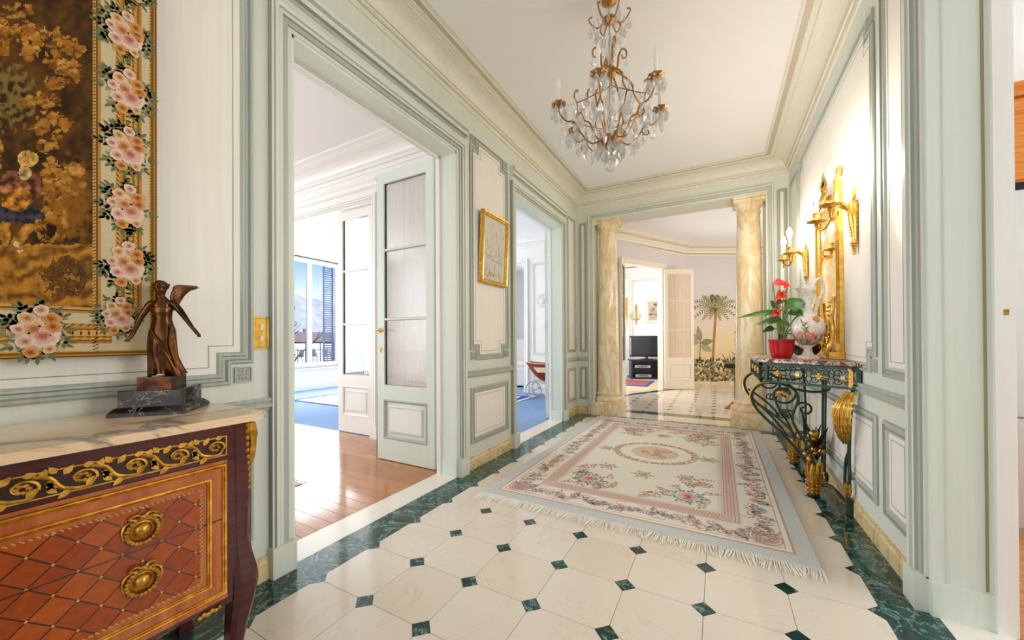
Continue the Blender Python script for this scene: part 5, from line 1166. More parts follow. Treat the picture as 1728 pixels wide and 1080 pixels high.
# ------------------------------------------------------------------ painted porcelain ewer
def make_ewer():
    x, y = 1.775, 2.06
    t = thing_w('porcelain_ewer', 'white porcelain ewer painted with pink flowers standing on the console table', 'vase', (x, y, CT)); z = CT; c, s = math.cos(CAM['yaw']), math.sin(CAM['yaw']); rt = Vector((c, s, 0)); fw = Vector((-s, c, 0))
    pink, wht, grn = lin('#f0b6a2'), lin('#f4efe6'), lin('#7d8a62')
    ft = MB(); ft.col = lin('#f2d9cc'); ft.lathe([(.062, 0), (.064, .008), (.05, .02), (.034, .028)], 28, (x, y, z), sq=lambda a, i: 1 + .05 * math.cos(8 * a)); ft.col = lin('#f0e4d8'); ft.lathe([(.034, .028), (.024, .05), (.022, .072), (.032, .084), (.026, .092)], 28, (x, y, z)); ft.build('foot', 'porcelain', t, 50)
    prof = [(.026, .092), (.05, .104), (.074, .135), (.087, .175), (.09, .205), (.084, .24), (.066, .27), (.044, .288), (.034, .3)]
    b = MB(); q = 36; vs = []
    for j in range(q):
        a = 2 * math.pi * j / q; vs += [(x + r * math.cos(a), y + r * math.sin(a), z + h) for r, h in prof]
    n = len(prof)
    for i in range(n - 1):
        b.col = [lin('#8f9a74'), lin('#d0ad93'), lin('#efc3b2'), lin('#f4e2d8'), wht, wht, wht, wht][i]
        for j in range(q): b.add([vs[j * n + i], vs[((j + 1) % q) * n + i], vs[((j + 1) % q) * n + i + 1], vs[j * n + i + 1]], [(0, 1, 2, 3)])
    me = b.mesh('body', 'porcelain'); bm = bmesh.new(); bm.from_mesh(me); bmesh.ops.remove_doubles(bm, verts=bm.verts, dist=1e-5); bm.to_mesh(me); bm.free(); me.polygons.foreach_set('use_smooth', [True] * len(me.polygons)); body = put('body', me, t)
    nk = MB(); nk.col = wht; nk.lathe([(.034, .3), (.027, .32), (.026, .37), (.03, .40), (.036, .415)], 28, (x, y, z)); nk.build('neck', 'porcelain', t, 60)
    m = MB(); m.col = lin('#f0e6da'); fr = Fr((x, y, z), rt, (0, 0, 1), fw)                      # flaring lip with pouring spout
    vs = []; q = 24
    for i, (r, h) in enumerate(((.034, .41), (.04, .43), (.05, .446), (.052, .45))):
        for j in range(q):
            a = 2 * math.pi * j / q; k = 1 + (.75 * max(0, -math.cos(a)) ** 3) * i / 3; vs.append(fr(r * k * math.cos(a), h + .018 * max(0, -math.cos(a)) ** 2 * i / 3, r * .8 * math.sin(a)))
    m.add(vs, [(i * q + j, i * q + (j + 1) % q, i * q + q + (j + 1) % q, i * q + q + j) for i in range(3) for j in range(q)]); m.build('lip', 'porcelain', t, 60)
    m = MB(); m.col = lin('#eee6e0'); m.tube(bez([fr(.03, .43), fr(.04, .49), fr(.068, .525), (fr(.098, .50)), fr(.1, .44), fr(.075, .385), fr(.055, .33), fr(.05, .285)], 6), [.011] * 20 + [.012] * 10 + [.01] * 13, 8); m.build('handle', 'porcelain', t, 60)
    m = MB(); m.col = pink; rnd = random.Random(1)                                           # flowers painted in low relief
    def on(a, h):
        i = max(k for k in range(n) if prof[k][1] <= h); u = (h - prof[i][1]) / (prof[i + 1][1] - prof[i][1]); r = prof[i][0] + (prof[i + 1][0] - prof[i][0]) * u; return Vector((x + (r + .0012) * math.cos(a), y + (r + .0012) * math.sin(a), z + h))
    va = math.atan2(CAM['loc'][1] - y, CAM['loc'][0] - x)
    def blossom(a0, h0, r, cols, k=16):
        for i in range(k):
            t_ = 6.28 * i / k; m.col = lin(rnd.choice(cols)); p = on(a0 + r * .6 * math.cos(t_) / .09, h0 + r * .55 * math.sin(t_)); m.ball(p, r * .4, 6, 4, (1, 1, 1))
        m.col = lin(cols[0]); m.ball(on(a0, h0), r * .5, 8, 5)
    blossom(va + .15, .15, .026, ['#e58d7c', '#ee9f8d', '#d97466']); blossom(va + .62, .258, .024, ['#e79c6e', '#d98a55', '#e9b08a']); blossom(va - .5, .165, .02, ['#eaa596', '#f0b9a6']); blossom(va + 2.6, .17, .026, ['#e58d7c', '#ee9f8d'])
    m.col = lin('#66733f'); m.tube([on(va - .5 + .07 * i, .262 - .011 * i) for i in range(13)], .0022, 5)
    for i in range(9):
        m.col = lin(rnd.choice(('#5c6b3a', '#788552', '#4f5c33'))); a, h = va - .15 + .08 * math.sin(i * 2), .235 - .008 * i
        m.tube([on(a, h), on(a + .22 * (-1) ** i, h + .012)], [.003, .0008], 5)
    for i in range(26): m.col = lin(rnd.choice(('#5f6e50', '#7d8a62', '#8f8f6a'))); a = va + rnd.uniform(-1.4, 1.6); h = rnd.uniform(.105, .14); m.tube([on(a, h), on(a + rnd.uniform(-.15, .15), h + .03)], [.004, .0012], 5)
    m.build('painted_flowers', 'porcelain', body, 60)
make_ewer()
# boat shaped dish behind the ewer
def make_dish():
    x, y = 1.80, 2.30; t = thing_w('dish', 'dark boat shaped dish lying between red pot and mirror on the console table', 'dish', (x, y, CT)); d = Vector((.35, -.937, 0)); sd = Vector((.937, .35, 0)); vs = []; k = 14; q = 7
    for i in range(k + 1):
        u = -1 + 2 * i / k; w = .048 * (1 - u * u) ** .7 + .003; h = .004 + .06 * abs(u) ** 2.2
        for j in range(q): a = math.pi * j / (q - 1); vs.append(Vector((x, y, CT)) + d * (.15 * u) + sd * (-w * math.cos(a)) + Vector((0, 0, h + .03 - .03 * math.sin(a) ** .8)))
    MB().add(vs, [(i * q + j, i * q + j + 1, i * q + q + j + 1, i * q + q + j) for i in range(k) for j in range(q - 1)]).build('bowl', 'iron_dark', t, 60)
    MB().tube([vs[i * q] for i in range(k + 1)], .004, 6).tube([vs[i * q + q - 1] for i in range(k + 1)], .004, 6).build('rim', 'bronze', t, 60)
    MB().lathe([(.024, 0), (.022, .008), (.012, .01)], 12, (x, y, CT)).build('foot', 'bronze', t, 40)
make_dish()

# ------------------------------------------------------------------ gilt mirror on the console
def make_mirror():
    a0, a1, z0, z1 = 2.05, 2.64, CT + .002, 2.06; t = thing_w('mirror', 'tall gilt framed mirror standing on the console table between the wall lamps', 'mirror', (XR - .03, (a0 + a1) / 2, CT)); fr = FRW
    prof = [(0, .004), (0, .024), (.008, .04), (.016, .036), (.02, .028), (.034, .032), (.038, .036), (.046, .033), (.05, .02)]
    MB().sweep(rect(a0, a1, z0 + .09, z1), prof, fr, True).build('frame', 'gilt_bright', t, 25)
    MB().prism(rect(a0 + .045, a1 - .045, z0 + .13, z1 - .045), fr, .01, .02).build('mirror_glass', 'mirror', t)
    MB().prism(rect(a0 + .01, a1 - .01, z0 + .095, z1 - .005), fr, .002, .012).build('backing', 'wood_oak', t)
    MB().prism(rect(a0 - .02, a1 + .02, z0, z0 + .045), fr, .004, .07).prism(rect(a0 - .005, a1 + .005, z0 + .045, z0 + .1), fr, .004, .05).build('base', 'gilt', t)
    for a, s in ((a0, 1), (a1, -1)):
        m = MB(); F = lambda u, v, n: fr(a + s * u, z0 + v, n)
        m.tube(spiral(F(.02, .10, .09), .045, .012, -1.5, 5, 24, Fr((0, 0, 0), fr.a * s, fr.b, fr.n)), [.016 - .0003 * i for i in range(25)], 7)
        m.tube(bez([F(.01, .03, .09), F(-.02, .09, .08), F(0, .17, .06), F(.03, .24, .06), F(.02, .33, .055), F(.03, .40, .05)], 5), [.02] * 6 + [.017] * 10 + [.012] * 10, 8)
        for i in range(9): m.ball(F(.028 + .008 * math.sin(i * 2), .13 + .03 * i, .068), .012 - .0004 * i, 7, 5)
        m.prism([(a + s * x, z0 + y) for x, y in rect(-.026, .066, .001, .045)], fr, .006, .085); m.build('scroll_foot', 'gilt_bright', t, 50)
    m = MB(); mid = (a0 + a1) / 2                                                # pierced crest with shell and leaves
    for s in (-1, 1):
        m.tube(bez([fr(mid, z1 + .12, .03), fr(mid + s * .1, z1 + .1, .03), fr(mid + s * .22, z1 + .05, .03), fr(mid + s * .34, z1 + .03, .03)], 6), [.014] * 10 + [.01] * 9, 7)
        m.tube(spiral(fr(mid + s * .3, z1 + .035, .035), .035, .008, 0, s * 6.5, 20, Fr((0, 0, 0), fr.a, fr.b, fr.n)), .008, 6); m.tube(spiral(fr(mid + s * .13, z1 + .05, .035), .045, .01, 1, 1 + s * 6.5, 20, Fr((0, 0, 0), fr.a, fr.b, fr.n)), .009, 6)
        for i in range(7): m.prism(leaf2(mid + s * (.04 + .045 * i), z1 + .02, .06 + .03 * (i == 1), .025, math.pi / 2 - s * .3 * (i % 3), 4), fr, .02, .035)
    for i in range(7): an = math.pi * (i + .5) / 7; m.prism(leaf2(mid, z1 + .06, .1, .03, an, 4), fr, .025, .045)
    m.build('crest', 'gilt_bright', t, 50)
make_mirror()

# ------------------------------------------------------------------ two-armed wall lamps
def make_sconce(y, label):
    z = 1.535; t = thing_w('wall_lamp', label, 'wall lamp', (XR - .004, y, z)); fr = Fr((XR - .004, y, z), (0, 1, 0), (0, 0, 1), (-1, 0, 0)); F = fr
    m = MB(); m.tube([F(0, .06, .012), F(0, .12, .014), F(0, .2, .018), F(0, .27, .022), F(0, .30, .02)], [.012, .016, .022, .03, .02], 8); m.build('backplate', 'gilt', t, 50)
    m = MB()
    for i in range(9): m.ball(F(0, .1 + .018 * i, .032 + .0012 * i), .006 + .0004 * i, 6, 4)
    for s in (-1, 1): m.tube([F(s * .016, .08, .014), F(s * .026, .2, .018), F(s * .034, .27, .02)], .004, 5)
    for i in range(4): m.lathe([(.0, 0), (.02 - .003 * i, .004), (.017 - .003 * i, .014), (.0, .016)], 10, F(0, .05 - .014 * i, .016))
    m.ball(F(0, -.0, .016), .01, 8, 6)
    for i in range(5): a = math.pi * (i + .5) / 5; m.tube([F(0, .30, .02), F(.035 * math.cos(a), .30 + .05 * math.sin(a), .022), F(.045 * math.cos(a), .31 + .075 * math.sin(a), .016)], [.01, .008, .003], 6)
    m.build('plate_ornament', 'gilt_bright', t, 50)
    for s in (-1, 1):
        ex, en = s * .165, .155
        arm = MB().tube(bez([F(0, .245, .03), F(s * .02, .285, .075), F(s * .045, .27, .1), F(s * .06, .22, .11), F(s * .1, .185, .125), F(s * .145, .195, .15), F(ex, .232, en)], 6), [.012] * 8 + [.0105] * 14 + [.008] * 15, 8).tube(spiral(F(s * .05, .235, .1), .028, .008, 1.5, 1.5 + s * 6, 18, Fr((0, 0, 0), fr.a, fr.b, fr.n)), .006, 6).build('arm', 'gilt', t, 50)
        c = F(ex, .232, en)
        MB().lathe([(.008, -.02), (.014, -.01), (.01, 0), (.02, .004), (.046, .01), (.052, .016), (.05, .018), (.03, .014), (.014, .016)], 24, c).build('drip_pan', 'gilt', arm, 50)
        MB().lathe([(.012, .016), (.02, .026), (.022, .04), (.018, .055), (.023, .06), (.023, .066), (.014, .066)], 18, c).build('candle_cup', 'gilt_bright', arm, 50)
        MB().lathe([(.0125, .06), (.0125, .15), (.0, .152)], 14, c).build('candle_sleeve', 'candle_white', arm, 50)
        MB().lathe([(.009, .15), (.014, .158), (.0205, .178), (.0205, .192), (.015, .214), (.007, .232), (.0, .24)], 16, c).build('lit_bulb', 'bulb', arm, 60)
        MB().tube([c + Vector((0, 0, -.02)), c + Vector((0, 0, -.045))], [.004, .007], 6).ball(c + Vector((0, 0, -.05)), .008, 8, 5).build('finial', 'gilt', arm, 50)
make_sconce(1.768, 'gilt two-armed wall lamp with lit bulbs on the kitchen side of the mirror'); make_sconce(3.09, 'gilt two-armed wall lamp with lit bulbs on the column side of the mirror')

# ------------------------------------------------------------------ crystal chandelier
def make_chandelier():
    t = thing('chandelier', 'gilt chandelier hung with clear crystal drops below the hall ceiling', 'chandelier', (.70, 1.2, ZC)); rnd = random.Random(21)
    MB().lathe([(.0, -.0), (.045, -.002), (.046, -.01), (.03, -.022), (.012, -.035), (.006, -.045)], 24).build('ceiling_rose', 'brass_chandelier', t, 40)
    MB().tube([(0, 0, -.04), (0, 0, -.84)], .005, 8).build('stem', 'steel', t)
    MB().lathe([(.006, -.2), (.018, -.22), (.008, -.24), (.01, -.28), (.024, -.33), (.01, -.37), (.006, -.385)], 14).lathe([(.006, -.47), (.022, -.5), (.012, -.54), (.03, -.6), (.016, -.68), (.008, -.72)], 14).build('stem_balusters', 'crystal', t, 40)
    alm = MB().lathe([(0, -.062), (.007, -.05), (.0125, -.032), (.009, -.014), (.0, 0)], 6).mesh('crystal_drop', 'crystal'); tear = MB().lathe([(0, -.05), (.011, -.042), (.014, -.03), (.006, -.01), (0, 0)], 8).mesh('crystal_drop', 'crystal')
    plaq = MB().prism([(0, 0), (-.012, -.014), (-.015, -.034), (0, -.06), (.015, -.034), (.012, -.014)], Fr((0, 0, 0), (1, 0, 0), (0, 0, 1), (0, -1, 0)), -.003, .003).mesh('crystal_drop', 'crystal'); spike = MB().lathe([(.006, 0), (.012, .012), (.005, .022), (.009, .03), (.004, .06), (0, .1)], 8).mesh('crystal_spire', 'crystal')
    bead = MB().ball((0, 0, 0), .0065, 6, 4).mesh('crystal_bead', 'crystal')
    def drop(p, sc=1., par=t, k=None):
        sc *= 1.2
        p = Vector(p); put('crystal_bead', bead, par, loc=p + Vector((0, 0, -.007)))
        o = put('crystal_drop', k or rnd.choice((alm, tear, plaq, alm)), par, loc=p + Vector((0, 0, -.014)), rot=(0, 0, rnd.random() * 6)); o.scale = (sc,) * 3
    def P(r, a, z): return Vector((r * math.cos(a), r * math.sin(a), z))
    B = 'brass_chandelier'
    hub = MB().lathe([(.0, -.10), (.03, -.105), (.045, -.12), (.02, -.14), (.008, -.15)], 16).build('upper_crown', B, t, 40)
    for i in range(6):
        a = i * math.pi / 3 + .2
        s = MB().tube(bez([P(.03, a, -.125), P(.07, a, -.15), P(.105, a, -.12), P(.12, a, -.085), P(.1, a, -.075)], 5), .0045, 6).build('crown_scroll', B, hub, 50)
        drop(P(.112, a, -.13), .95, hub); drop(P(.07, a, -.152), 1.0, hub); drop(P(.1, a + .5, -.14), .8, hub)
    core = MB().lathe([(.006, -.40), (.026, -.405), (.04, -.425), (.036, -.45), (.018, -.465), (.006, -.47)], 16).build('middle_hub', B, t, 40)
    for i in range(4):
        a = i * math.pi / 2 + .55; MB().tube(bez([P(.03, a, -.43), P(.05, a, -.385), P(.055, a, -.33), P(.075, a, -.29), P(.1, a, -.30), P(.1, a, -.335), P(.08, a, -.345), P(.075, a, -.325)], 5), [.007] * 12 + [.0055] * 12 + [.004] * 12, 7).build('upper_scroll', B, core, 50); drop(P(.1, a, -.335), .8, core)
    bowl = MB().lathe([(.006, -.90), (.02, -.895), (.028, -.882), (.05, -.868), (.072, -.845), (.076, -.835), (.05, -.84), (.01, -.845)], 24, sq=lambda a, i: 1 + .06 * math.cos(8 * a)).build('bottom_bowl', B, t, 40)
    for i in range(6):
        a = i * math.pi / 3 + .28
        rib = MB().tube(bez([P(.035, a, -.435), P(.07, a, -.46), P(.125, a, -.52), P(.135, a, -.58), P(.17, a, -.645), P(.19, a, -.66)], 5), [.006] * 13 + [.0045] * 13, 7).tube(bez([P(.17, a, -.645), P(.15, a, -.70), P(.12, a, -.72), P(.085, a, -.80), P(.06, a, -.84)], 5), [.005] * 21, 7).build('cage_rib', B, t, 50)
        for (r, z) in ((.13, -.55), (.19, -.665), (.14, -.712), (.1, -.78)): drop(P(r, a, z - .006), .8 + .4 * rnd.random(), rib)
        arm = MB().tube(bez([P(.065, a + .3, -.848), P(.12, a + .3, -.86), P(.18, a + .3, -.80), P(.215, a + .3, -.74), P(.265, a + .3, -.735), P(.305, a + .3, -.69), P(.31, a + .3, -.655)], 5), .005, 7).tube(spiral(P(.225, a + .3, -.78), .034, .008, 1.4, 7.5, 20, Fr((0, 0, 0), (math.cos(a + .3), math.sin(a + .3), 0), (0, 0, 1), (0, 0, 1))), .0045, 6).build('candle_arm', B, t, 50)
        c = P(.31, a + .3, -.65)
        MB().lathe([(.006, -.008), (.014, 0), (.036, .004), (.043, .014), (.036, .012), (.013, .008)], 24, c, sq=lambda x, k: 1 + .1 * math.cos(8 * x) * (k > 1)).build('candle_cup', B, arm, 50)
        MB().lathe([(.0105, .006), (.0105, .1), (.0, .101)], 12, c).build('candle_sleeve', 'candle_white', arm, 50)
        MB().lathe([(.007, .1), (.012, .112), (.014, .128), (.009, .15), (.002, .172), (0, .173)], 10, c).build('unlit_bulb', 'bulb_off', arm, 50)
        for k in range(8): b = k * math.pi / 4; drop(c + P(.039, b, .006), .85 + .35 * rnd.random(), arm)
        drop(P(.265, a + .3, -.745), 1.15, arm); drop(P(.215, a + .3, -.752), 1.1, arm); drop(P(.15, a + .3, -.845), 1.0, arm)
        o = put('crystal_spire', spike, rib, loc=P(.195, a, -.655)); 
        for k in range(3): b = a + (k - 1) * .5; MB().tube(bez([P(.19, a, -.66), P(.215, b, -.655), P(.235, b, -.62), P(.225, b, -.585), P(.21, b, -.59)], 4), .0032, 5).build('leaf_scroll', B, rib, 50) if k != 1 else None
        for k in range(1, 15):                                            # bead strands from hub to cup and from crown to hub
            u = k / 15; q = P(.04, a + .3, -.42).lerp(P(.31, a + .3, -.645), u); put('crystal_bead', bead, arm, loc=q + Vector((0, 0, -.07 * math.sin(math.pi * u))))
            if k % 2: q = P(.1, a + .1, -.14).lerp(P(.045, a + .1, -.40), u); put('crystal_bead', bead, arm, loc=q)
        for k in range(3): drop(P(.23 + .03 * k, a + .3 + .26 * (k + 1), -.76 + .01 * k), 1.0, arm)
        drop(P(.17, a + .62, -.60), .9, rib); drop(P(.22, a + .75, -.66), 1.0, rib); drop(P(.12, a + .5, -.66), 1.1, rib); drop(P(.09, a + .1, -.62), 1.0, rib)
        # bead swags between the arms
        for k in range(1, 8):
            u = k / 8; q = P(.31, a + .3, -.66).lerp(P(.31, a + .3 + math.pi / 3, -.66), u); put('crystal_bead', bead, arm, loc=q + Vector((0, 0, -.13 * math.sin(math.pi * u))))
    for k in range(8): a = k * math.pi / 4 + .2; drop(P(.045, a, -.875), 1.0, bowl, alm)
    for k in range(10): a = k * math.pi / 5; drop(P(.15, a, -.80), 1.1, bowl); drop(P(.2, a + .3, -.73), 1.0, bowl, plaq)
    for k in range(14): a = k * math.pi / 7; drop(P(.074, a, -.85), 1.1 + .3 * rnd.random(), bowl, alm if k % 2 else plaq)
    MB().lathe([(.0, -.9), (.012, -.905), (.008, -.93), (.014, -.94), (.006, -.955)], 12).build('bottom_finial', 'crystal', t, 40)
    MB().ball((0, 0, -.99), .037, 14, 8).build('crystal_ball', 'crystal', t)
make_chandelier()
# ------------------------------------------------------------------ mural with palm
def make_mural():
    N = base('mural_ground', '#e9d3a4', .6); tc = N.n('TexCoord'); sp = N.n('SeparateXYZ'); N.l(tc.outputs['Object'], sp.inputs[0]); mr = N.n('MapRange'); mr.inputs['From Min'].default_value = .1; mr.inputs['From Max'].default_value = 2.1; N.l(sp.outputs['Z'], mr.inputs[0])
    N.l(N.ramp(mr.outputs[0], [(0, lin('#e8c98a')), (.45, lin('#ecd6a8')), (.75, lin('#e2d5c6')), (1, lin('#dcd6d4'))]), N.b.inputs['Base Color'])
    g = MB().prism(rect(.0, 2.6, .1, 2.2), FM, 0, .002).build('mural_ground', 'mural_ground', wm)
    rnd = random.Random(3); m = MB(); n = .0025
    tx, tz = .66, 1.72
    m.col = lin('#b5814a'); P = [(tx - .06, .3), (tx - .045, .8), (tx - .015, 1.2), (tx + .01, 1.55), (tx, tz)]
    for p, q in zip(P[:-1], P[1:]): line2(m, FM, p, q, .055, n)
    for k in range(24): m.col = lin(rnd.choice(('#9a6a36', '#c79659'))); z = .35 + k * .052; x = tx - .058 + .06 * (z - .3) / 1.3; line2(m, FM, (x - .022, z), (x + .022, z + .012), .008, n + .0006)
    fr_cols = pal('#77733c', '#8f8448', '#5f6334', '#a18c4e', '#b09556')
    for k, (a, l) in enumerate(((2.95, .5), (2.55, .52), (2.15, .48), (1.75, .42), (1.4, .4), (1.0, .46), (.6, .5), (.2, .5), (-.25, .42), (3.45, .45), (3.9, .36), (-.7, .36), (-1.2, .3), (4.3, .28))):
        pts = []
        for i in range(9): u = i / 8; pts.append((tx + math.cos(a) * l * u, tz + .06 + math.sin(a) * l * u * .8 - .28 * l * u * u))
        m.col = fr_cols[k % 5]; curve2(m, FM, pts, .01, n + .001)
        for i in range(1, 9):
            for s in (-1, 1):
                p = pts[i]; d = math.atan2(pts[i][1] - pts[i - 1][1], pts[i][0] - pts[i - 1][0]); m.col = rnd.choice(fr_cols); m.flat(leaf2(p[0], p[1], .13 * (1.15 - i / 10), .02, d + s * .75, 3), FM, n + .0012 + .0004 * rnd.random())
    for k in range(10): m.col = lin(rnd.choice(('#b5834a', '#9a6c3a'))); m.flat(leaf2(tx + rnd.uniform(-.06, .06), tz + .02, .1, .03, -1.57 + rnd.uniform(-.7, .7), 3), FM, n + .002)
    m.build('palm', 'mural_paint', g)
    m = MB()
    def plant(x, z, h, k, w, cols, spread=.9):
        for i in range(k): m.col = rnd.choice(cols); a = 1.57 + spread * (i / max(1, k - 1) - .5) * 2; m.flat(leaf2(x, z, h * rnd.uniform(.75, 1.1), w, a, 4), FM, n + .001 + .0008 * rnd.random())
    m.col = lin('#8a7a52'); line2(m, FM, (.3, .5), (.33, 1.02), .022, n + .0004)                       # broad leaved plant
    for (x, z, a, l, w) in ((.33, .98, 1.75, .36, .13), (.33, .95, .2, .3, .14), (.33, .9, -.45, .3, .15), (.31, .95, 2.9, .32, .13), (.31, 1.02, 2.5, .28, .1)): m.col = lin(rnd.choice(('#a3a27e', '#8d926c', '#b3af8c'))); m.flat(leaf2(x, z, l, w, a, 6), FM, n + .0015)
    m.col = lin('#c98a5c'); m.flat(leaf2(.335, 1.0, .12, .05, 1.5, 4), FM, n + .002)
    m.col = lin('#7b7a4c'); line2(m, FM, (1.16, .35), (1.2, 1.22), .014, n + .0004)                      # slender shrub
    for i in range(26): z = .75 + .5 * rnd.random(); m.col = lin(rnd.choice(('#8b8a5a', '#a29c68', '#74764a'))); m.flat(leaf2(1.19 + rnd.uniform(-.03, .03), z, .13 * (1.5 - z * .6), .04, rnd.choice((.3, 2.8)) + rnd.uniform(-.4, .4), 3), FM, n + .0012)
    plant(1.05, .3, .5, 9, .035, pal('#85834f', '#6f7344', '#9b955f'), .7); plant(1.5, .3, .75, 11, .05, pal('#76784a', '#5f663c', '#8e8a58'), .8)
    dark = pal('#4e5236', '#60613f', '#3d4430', '#70704a', '#8d8a60', '#a49a70')
    for i in range(420): m.col = rnd.choice(dark); x, z = rnd.uniform(.02, 1.9), .1 + .46 * rnd.random() ** 1.4; m.flat(leaf2(x, z, rnd.uniform(.05, .14), rnd.uniform(.025, .06), rnd.uniform(.2, 2.9), 4), FM, n + .002 + .0016 * rnd.random())
    for i in range(26): flower2(m, FM, rnd.uniform(.05, 1.8), rnd.uniform(.14, .42), rnd.uniform(.025, .055), rnd.choice((pal('#c98a6a', '#b86f52', '#e0b090'), pal('#b5a070', '#cdbb8a', '#8f7d50'), pal('#b5694e', '#d49a80', '#8a4a38'))), n + .004, 6, 2, rnd=rnd)
    m.build('garden_plants', 'mural_paint', g, kind='stuff')
make_mural()

# ------------------------------------------------------------------ banister end and red runner behind the right column
t = thing_w('banister', 'dark wooden banister with curled handrail end behind the right column', 'banister', (1.5, 5.3, 0))
MB().tube([(1.475, 5.3, 0), (1.475, 5.3, .6)], .014, 8).lathe([(.03, 0), (.028, .012), (.016, .02)], 12, (1.475, 5.3, 0)).build('newel_post', 'iron_black', t)
MB().tube([(1.66, 5.29, 0), (1.66, 5.29, .66)], .01, 8).build('baluster', 'iron_black', t); MB().tube([(1.85, 5.29, 0), (1.85, 5.29, .7)], .01, 8).build('baluster', 'iron_black', t)
MB().tube(bez([(2.1, 5.29, .74), (1.85, 5.29, .71), (1.62, 5.29, .67), (1.46, 5.24, .655), (1.37, 5.24, .65), (1.365, 5.31, .65), (1.43, 5.32, .65)], 7), [.038] * 30 + [.04] * 7 + [.034] * 6, 10).build('handrail', 'wood_dark', t, 60)
t = thing_w('runner', 'red patterned carpet runner beside the banister', 'rug', (1.8, 5.7, 0))
MB().bevbox(1.5, 2.6, 5.39, 6.1, .0006, .012, .004).build('runner_edge', 'carpet_deep', t); MB().bevbox(1.54, 2.56, 5.43, 6.06, .012, .0135, .001).build('runner_field', 'carpet_red', t)
MB().add([(1.34, 5.39, .004), (1.5, 5.39, .012), (1.5, 5.9, .012), (1.46, 5.7, .09)], [(0, 1, 3), (1, 2, 3), (0, 3, 2)]).build('turned_corner', 'carpet_red', t)

# ------------------------------------------------------------------ television corner
t = thing('television_stand', 'dark blue glass fronted stand under the television', 'stand', (-.42, 9.42, 0), R(20))
MB().box(-.43, .43, -.2, .2, 0, .04).build('bottom_board', 'tv_stand', t); MB().box(-.45, .45, -.22, .2, .47, .51).build('top_board', 'tv_stand', t)
for x in (-.42, .38): MB().box(x, x + .04, -.2, .2, .04, .47).build('side_board', 'tv_stand', t)
MB().box(-.38, .38, -.17, .2, .27, .285).build('shelf', 'black_glass', t); MB().box(-.38, .38, .18, .2, .04, .47).build('back_board', 'tv_stand', t)
for (x, z, lab, m) in ((-.12, .2865, 'flat grey disc player on the upper shelf of the television stand', 'steel'), (-.1, .0415, 'flat grey receiver on the lower board of the television stand', 'steel')):
    p = Matrix.Rotation(R(20), 3, 'Z') @ Vector((x, -.02, 0)); d = thing('player', lab, 'player', (-.42 + p.x, 9.42 + p.y, z), R(20)); MB().bevbox(-.2, .2, -.13, .13, .006, .07, .004).build('casing', m, d); MB().box(-.12, .12, -.133, -.129, .025, .05).build('display', 'black_glass', d)
t = thing('television', 'black flat television on the dark blue stand', 'television', (-.42, 9.42, .511), R(20))
MB().lathe([(.17, 0), (.17, .012), (.05, .02), (.04, .06)], 24).build('foot', 'tv_black', t, 40); MB().bevbox(-.43, .43, -.03, .03, .06, .62, .006).build('casing', 'tv_black', t); MB().box(-.385, .385, -.034, -.029, .13, .59).build('screen', 'black_glass', t)
for x in (-.415, .395): MB().box(x, x + .02, -.035, -.028, .1, .58).build('speaker_strip', 'steel', t)
def art_land(t, f, w, h, z0, n):
    rnd = random.Random(4); m = MB(); m.col = lin('#cdbfae'); m.flat(rect(-w / 2, w / 2, z0, z0 + h), f, n)
    for i in range(40): m.col = lin(rnd.choice(('#b8a894', '#d9cdbd', '#a89682', '#c2b19b'))); x, y = rnd.uniform(-w * .42, w * .42), z0 + h * rnd.uniform(.1, .9); m.flat(disc2(x, y, h * .07, 8, 1.6), f, n + .0005)
    m.build('print', 'pigment', t)
def art_dark(t, f, w, h, z0, n):
    rnd = random.Random(6); m = MB(); m.col = lin('#4a3526'); m.flat(rect(-w / 2, w / 2, z0, z0 + h), f, n)
    for i in range(40): m.col = lin(rnd.choice(('#6a4a30', '#8a6a48', '#33241a', '#9c7c5a'))); m.flat(disc2(rnd.uniform(-w * .4, w * .4), z0 + h * rnd.uniform(.1, .9), h * .05, 8), f, n + .0005)
    m.build('print', 'pigment', t)
picture('picture', 'pale landscape in a light frame on the wall above the television', Fr((-.12, 10.09, 1.5), (1, 0, 0), (0, 0, 1), (0, -1, 0)), .8, .66, .07, 'paint_cornice', art_land, R(3))
picture('picture', 'dark portrait in a gilt frame beyond the slanting double door', Fr((-1.32, 10.09, 1.15), (1, 0, 0), (0, 0, 1), (0, -1, 0)), .6, 1.1, .07, 'gilt', art_dark, R(2))
t = thing_w('wall_sconce', 'gilt candle bracket on the wall left of the pale landscape', 'wall lamp', (-.8, 10.08, 1.5)); F = lambda a, b, n: FT2(-.8 + a, 1.45 + b, n)
MB().tube([F(0, 0, .02), F(0, .2, .03), F(0, .5, .02), F(0, .62, .015)], [.01, .03, .03, .008], 8).build('backplate', 'gilt', t, 50)
for s in (-1, 1):
    MB().tube(bez([F(0, .2, .03), F(s * .06, .15, .08), F(s * .12, .2, .1), F(s * .12, .28, .1)], 5), .01, 6).lathe([(.03, 0), (.035, .01), (.012, .014)], 12, F(s * .12, .28, .1)).build('arm', 'gilt', t, 50); MB().lathe([(.012, .01), (.012, .12), (0, .125)], 8, F(s * .12, .28, .1)).build('candle', 'candle_white', t)
t = thing_w('rug', 'red patterned rug on the blue carpet before the television', 'rug', (-.8, 8.4, 0)); MB().bevbox(-1.9, -.12, 7.6, 8.75, .0, .012, .004).build('rug_edge', 'carpet_deep', t); MB().bevbox(-1.85, -.17, 7.65, 8.7, .012, .0135, .001).build('rug_field', 'carpet_red', t)

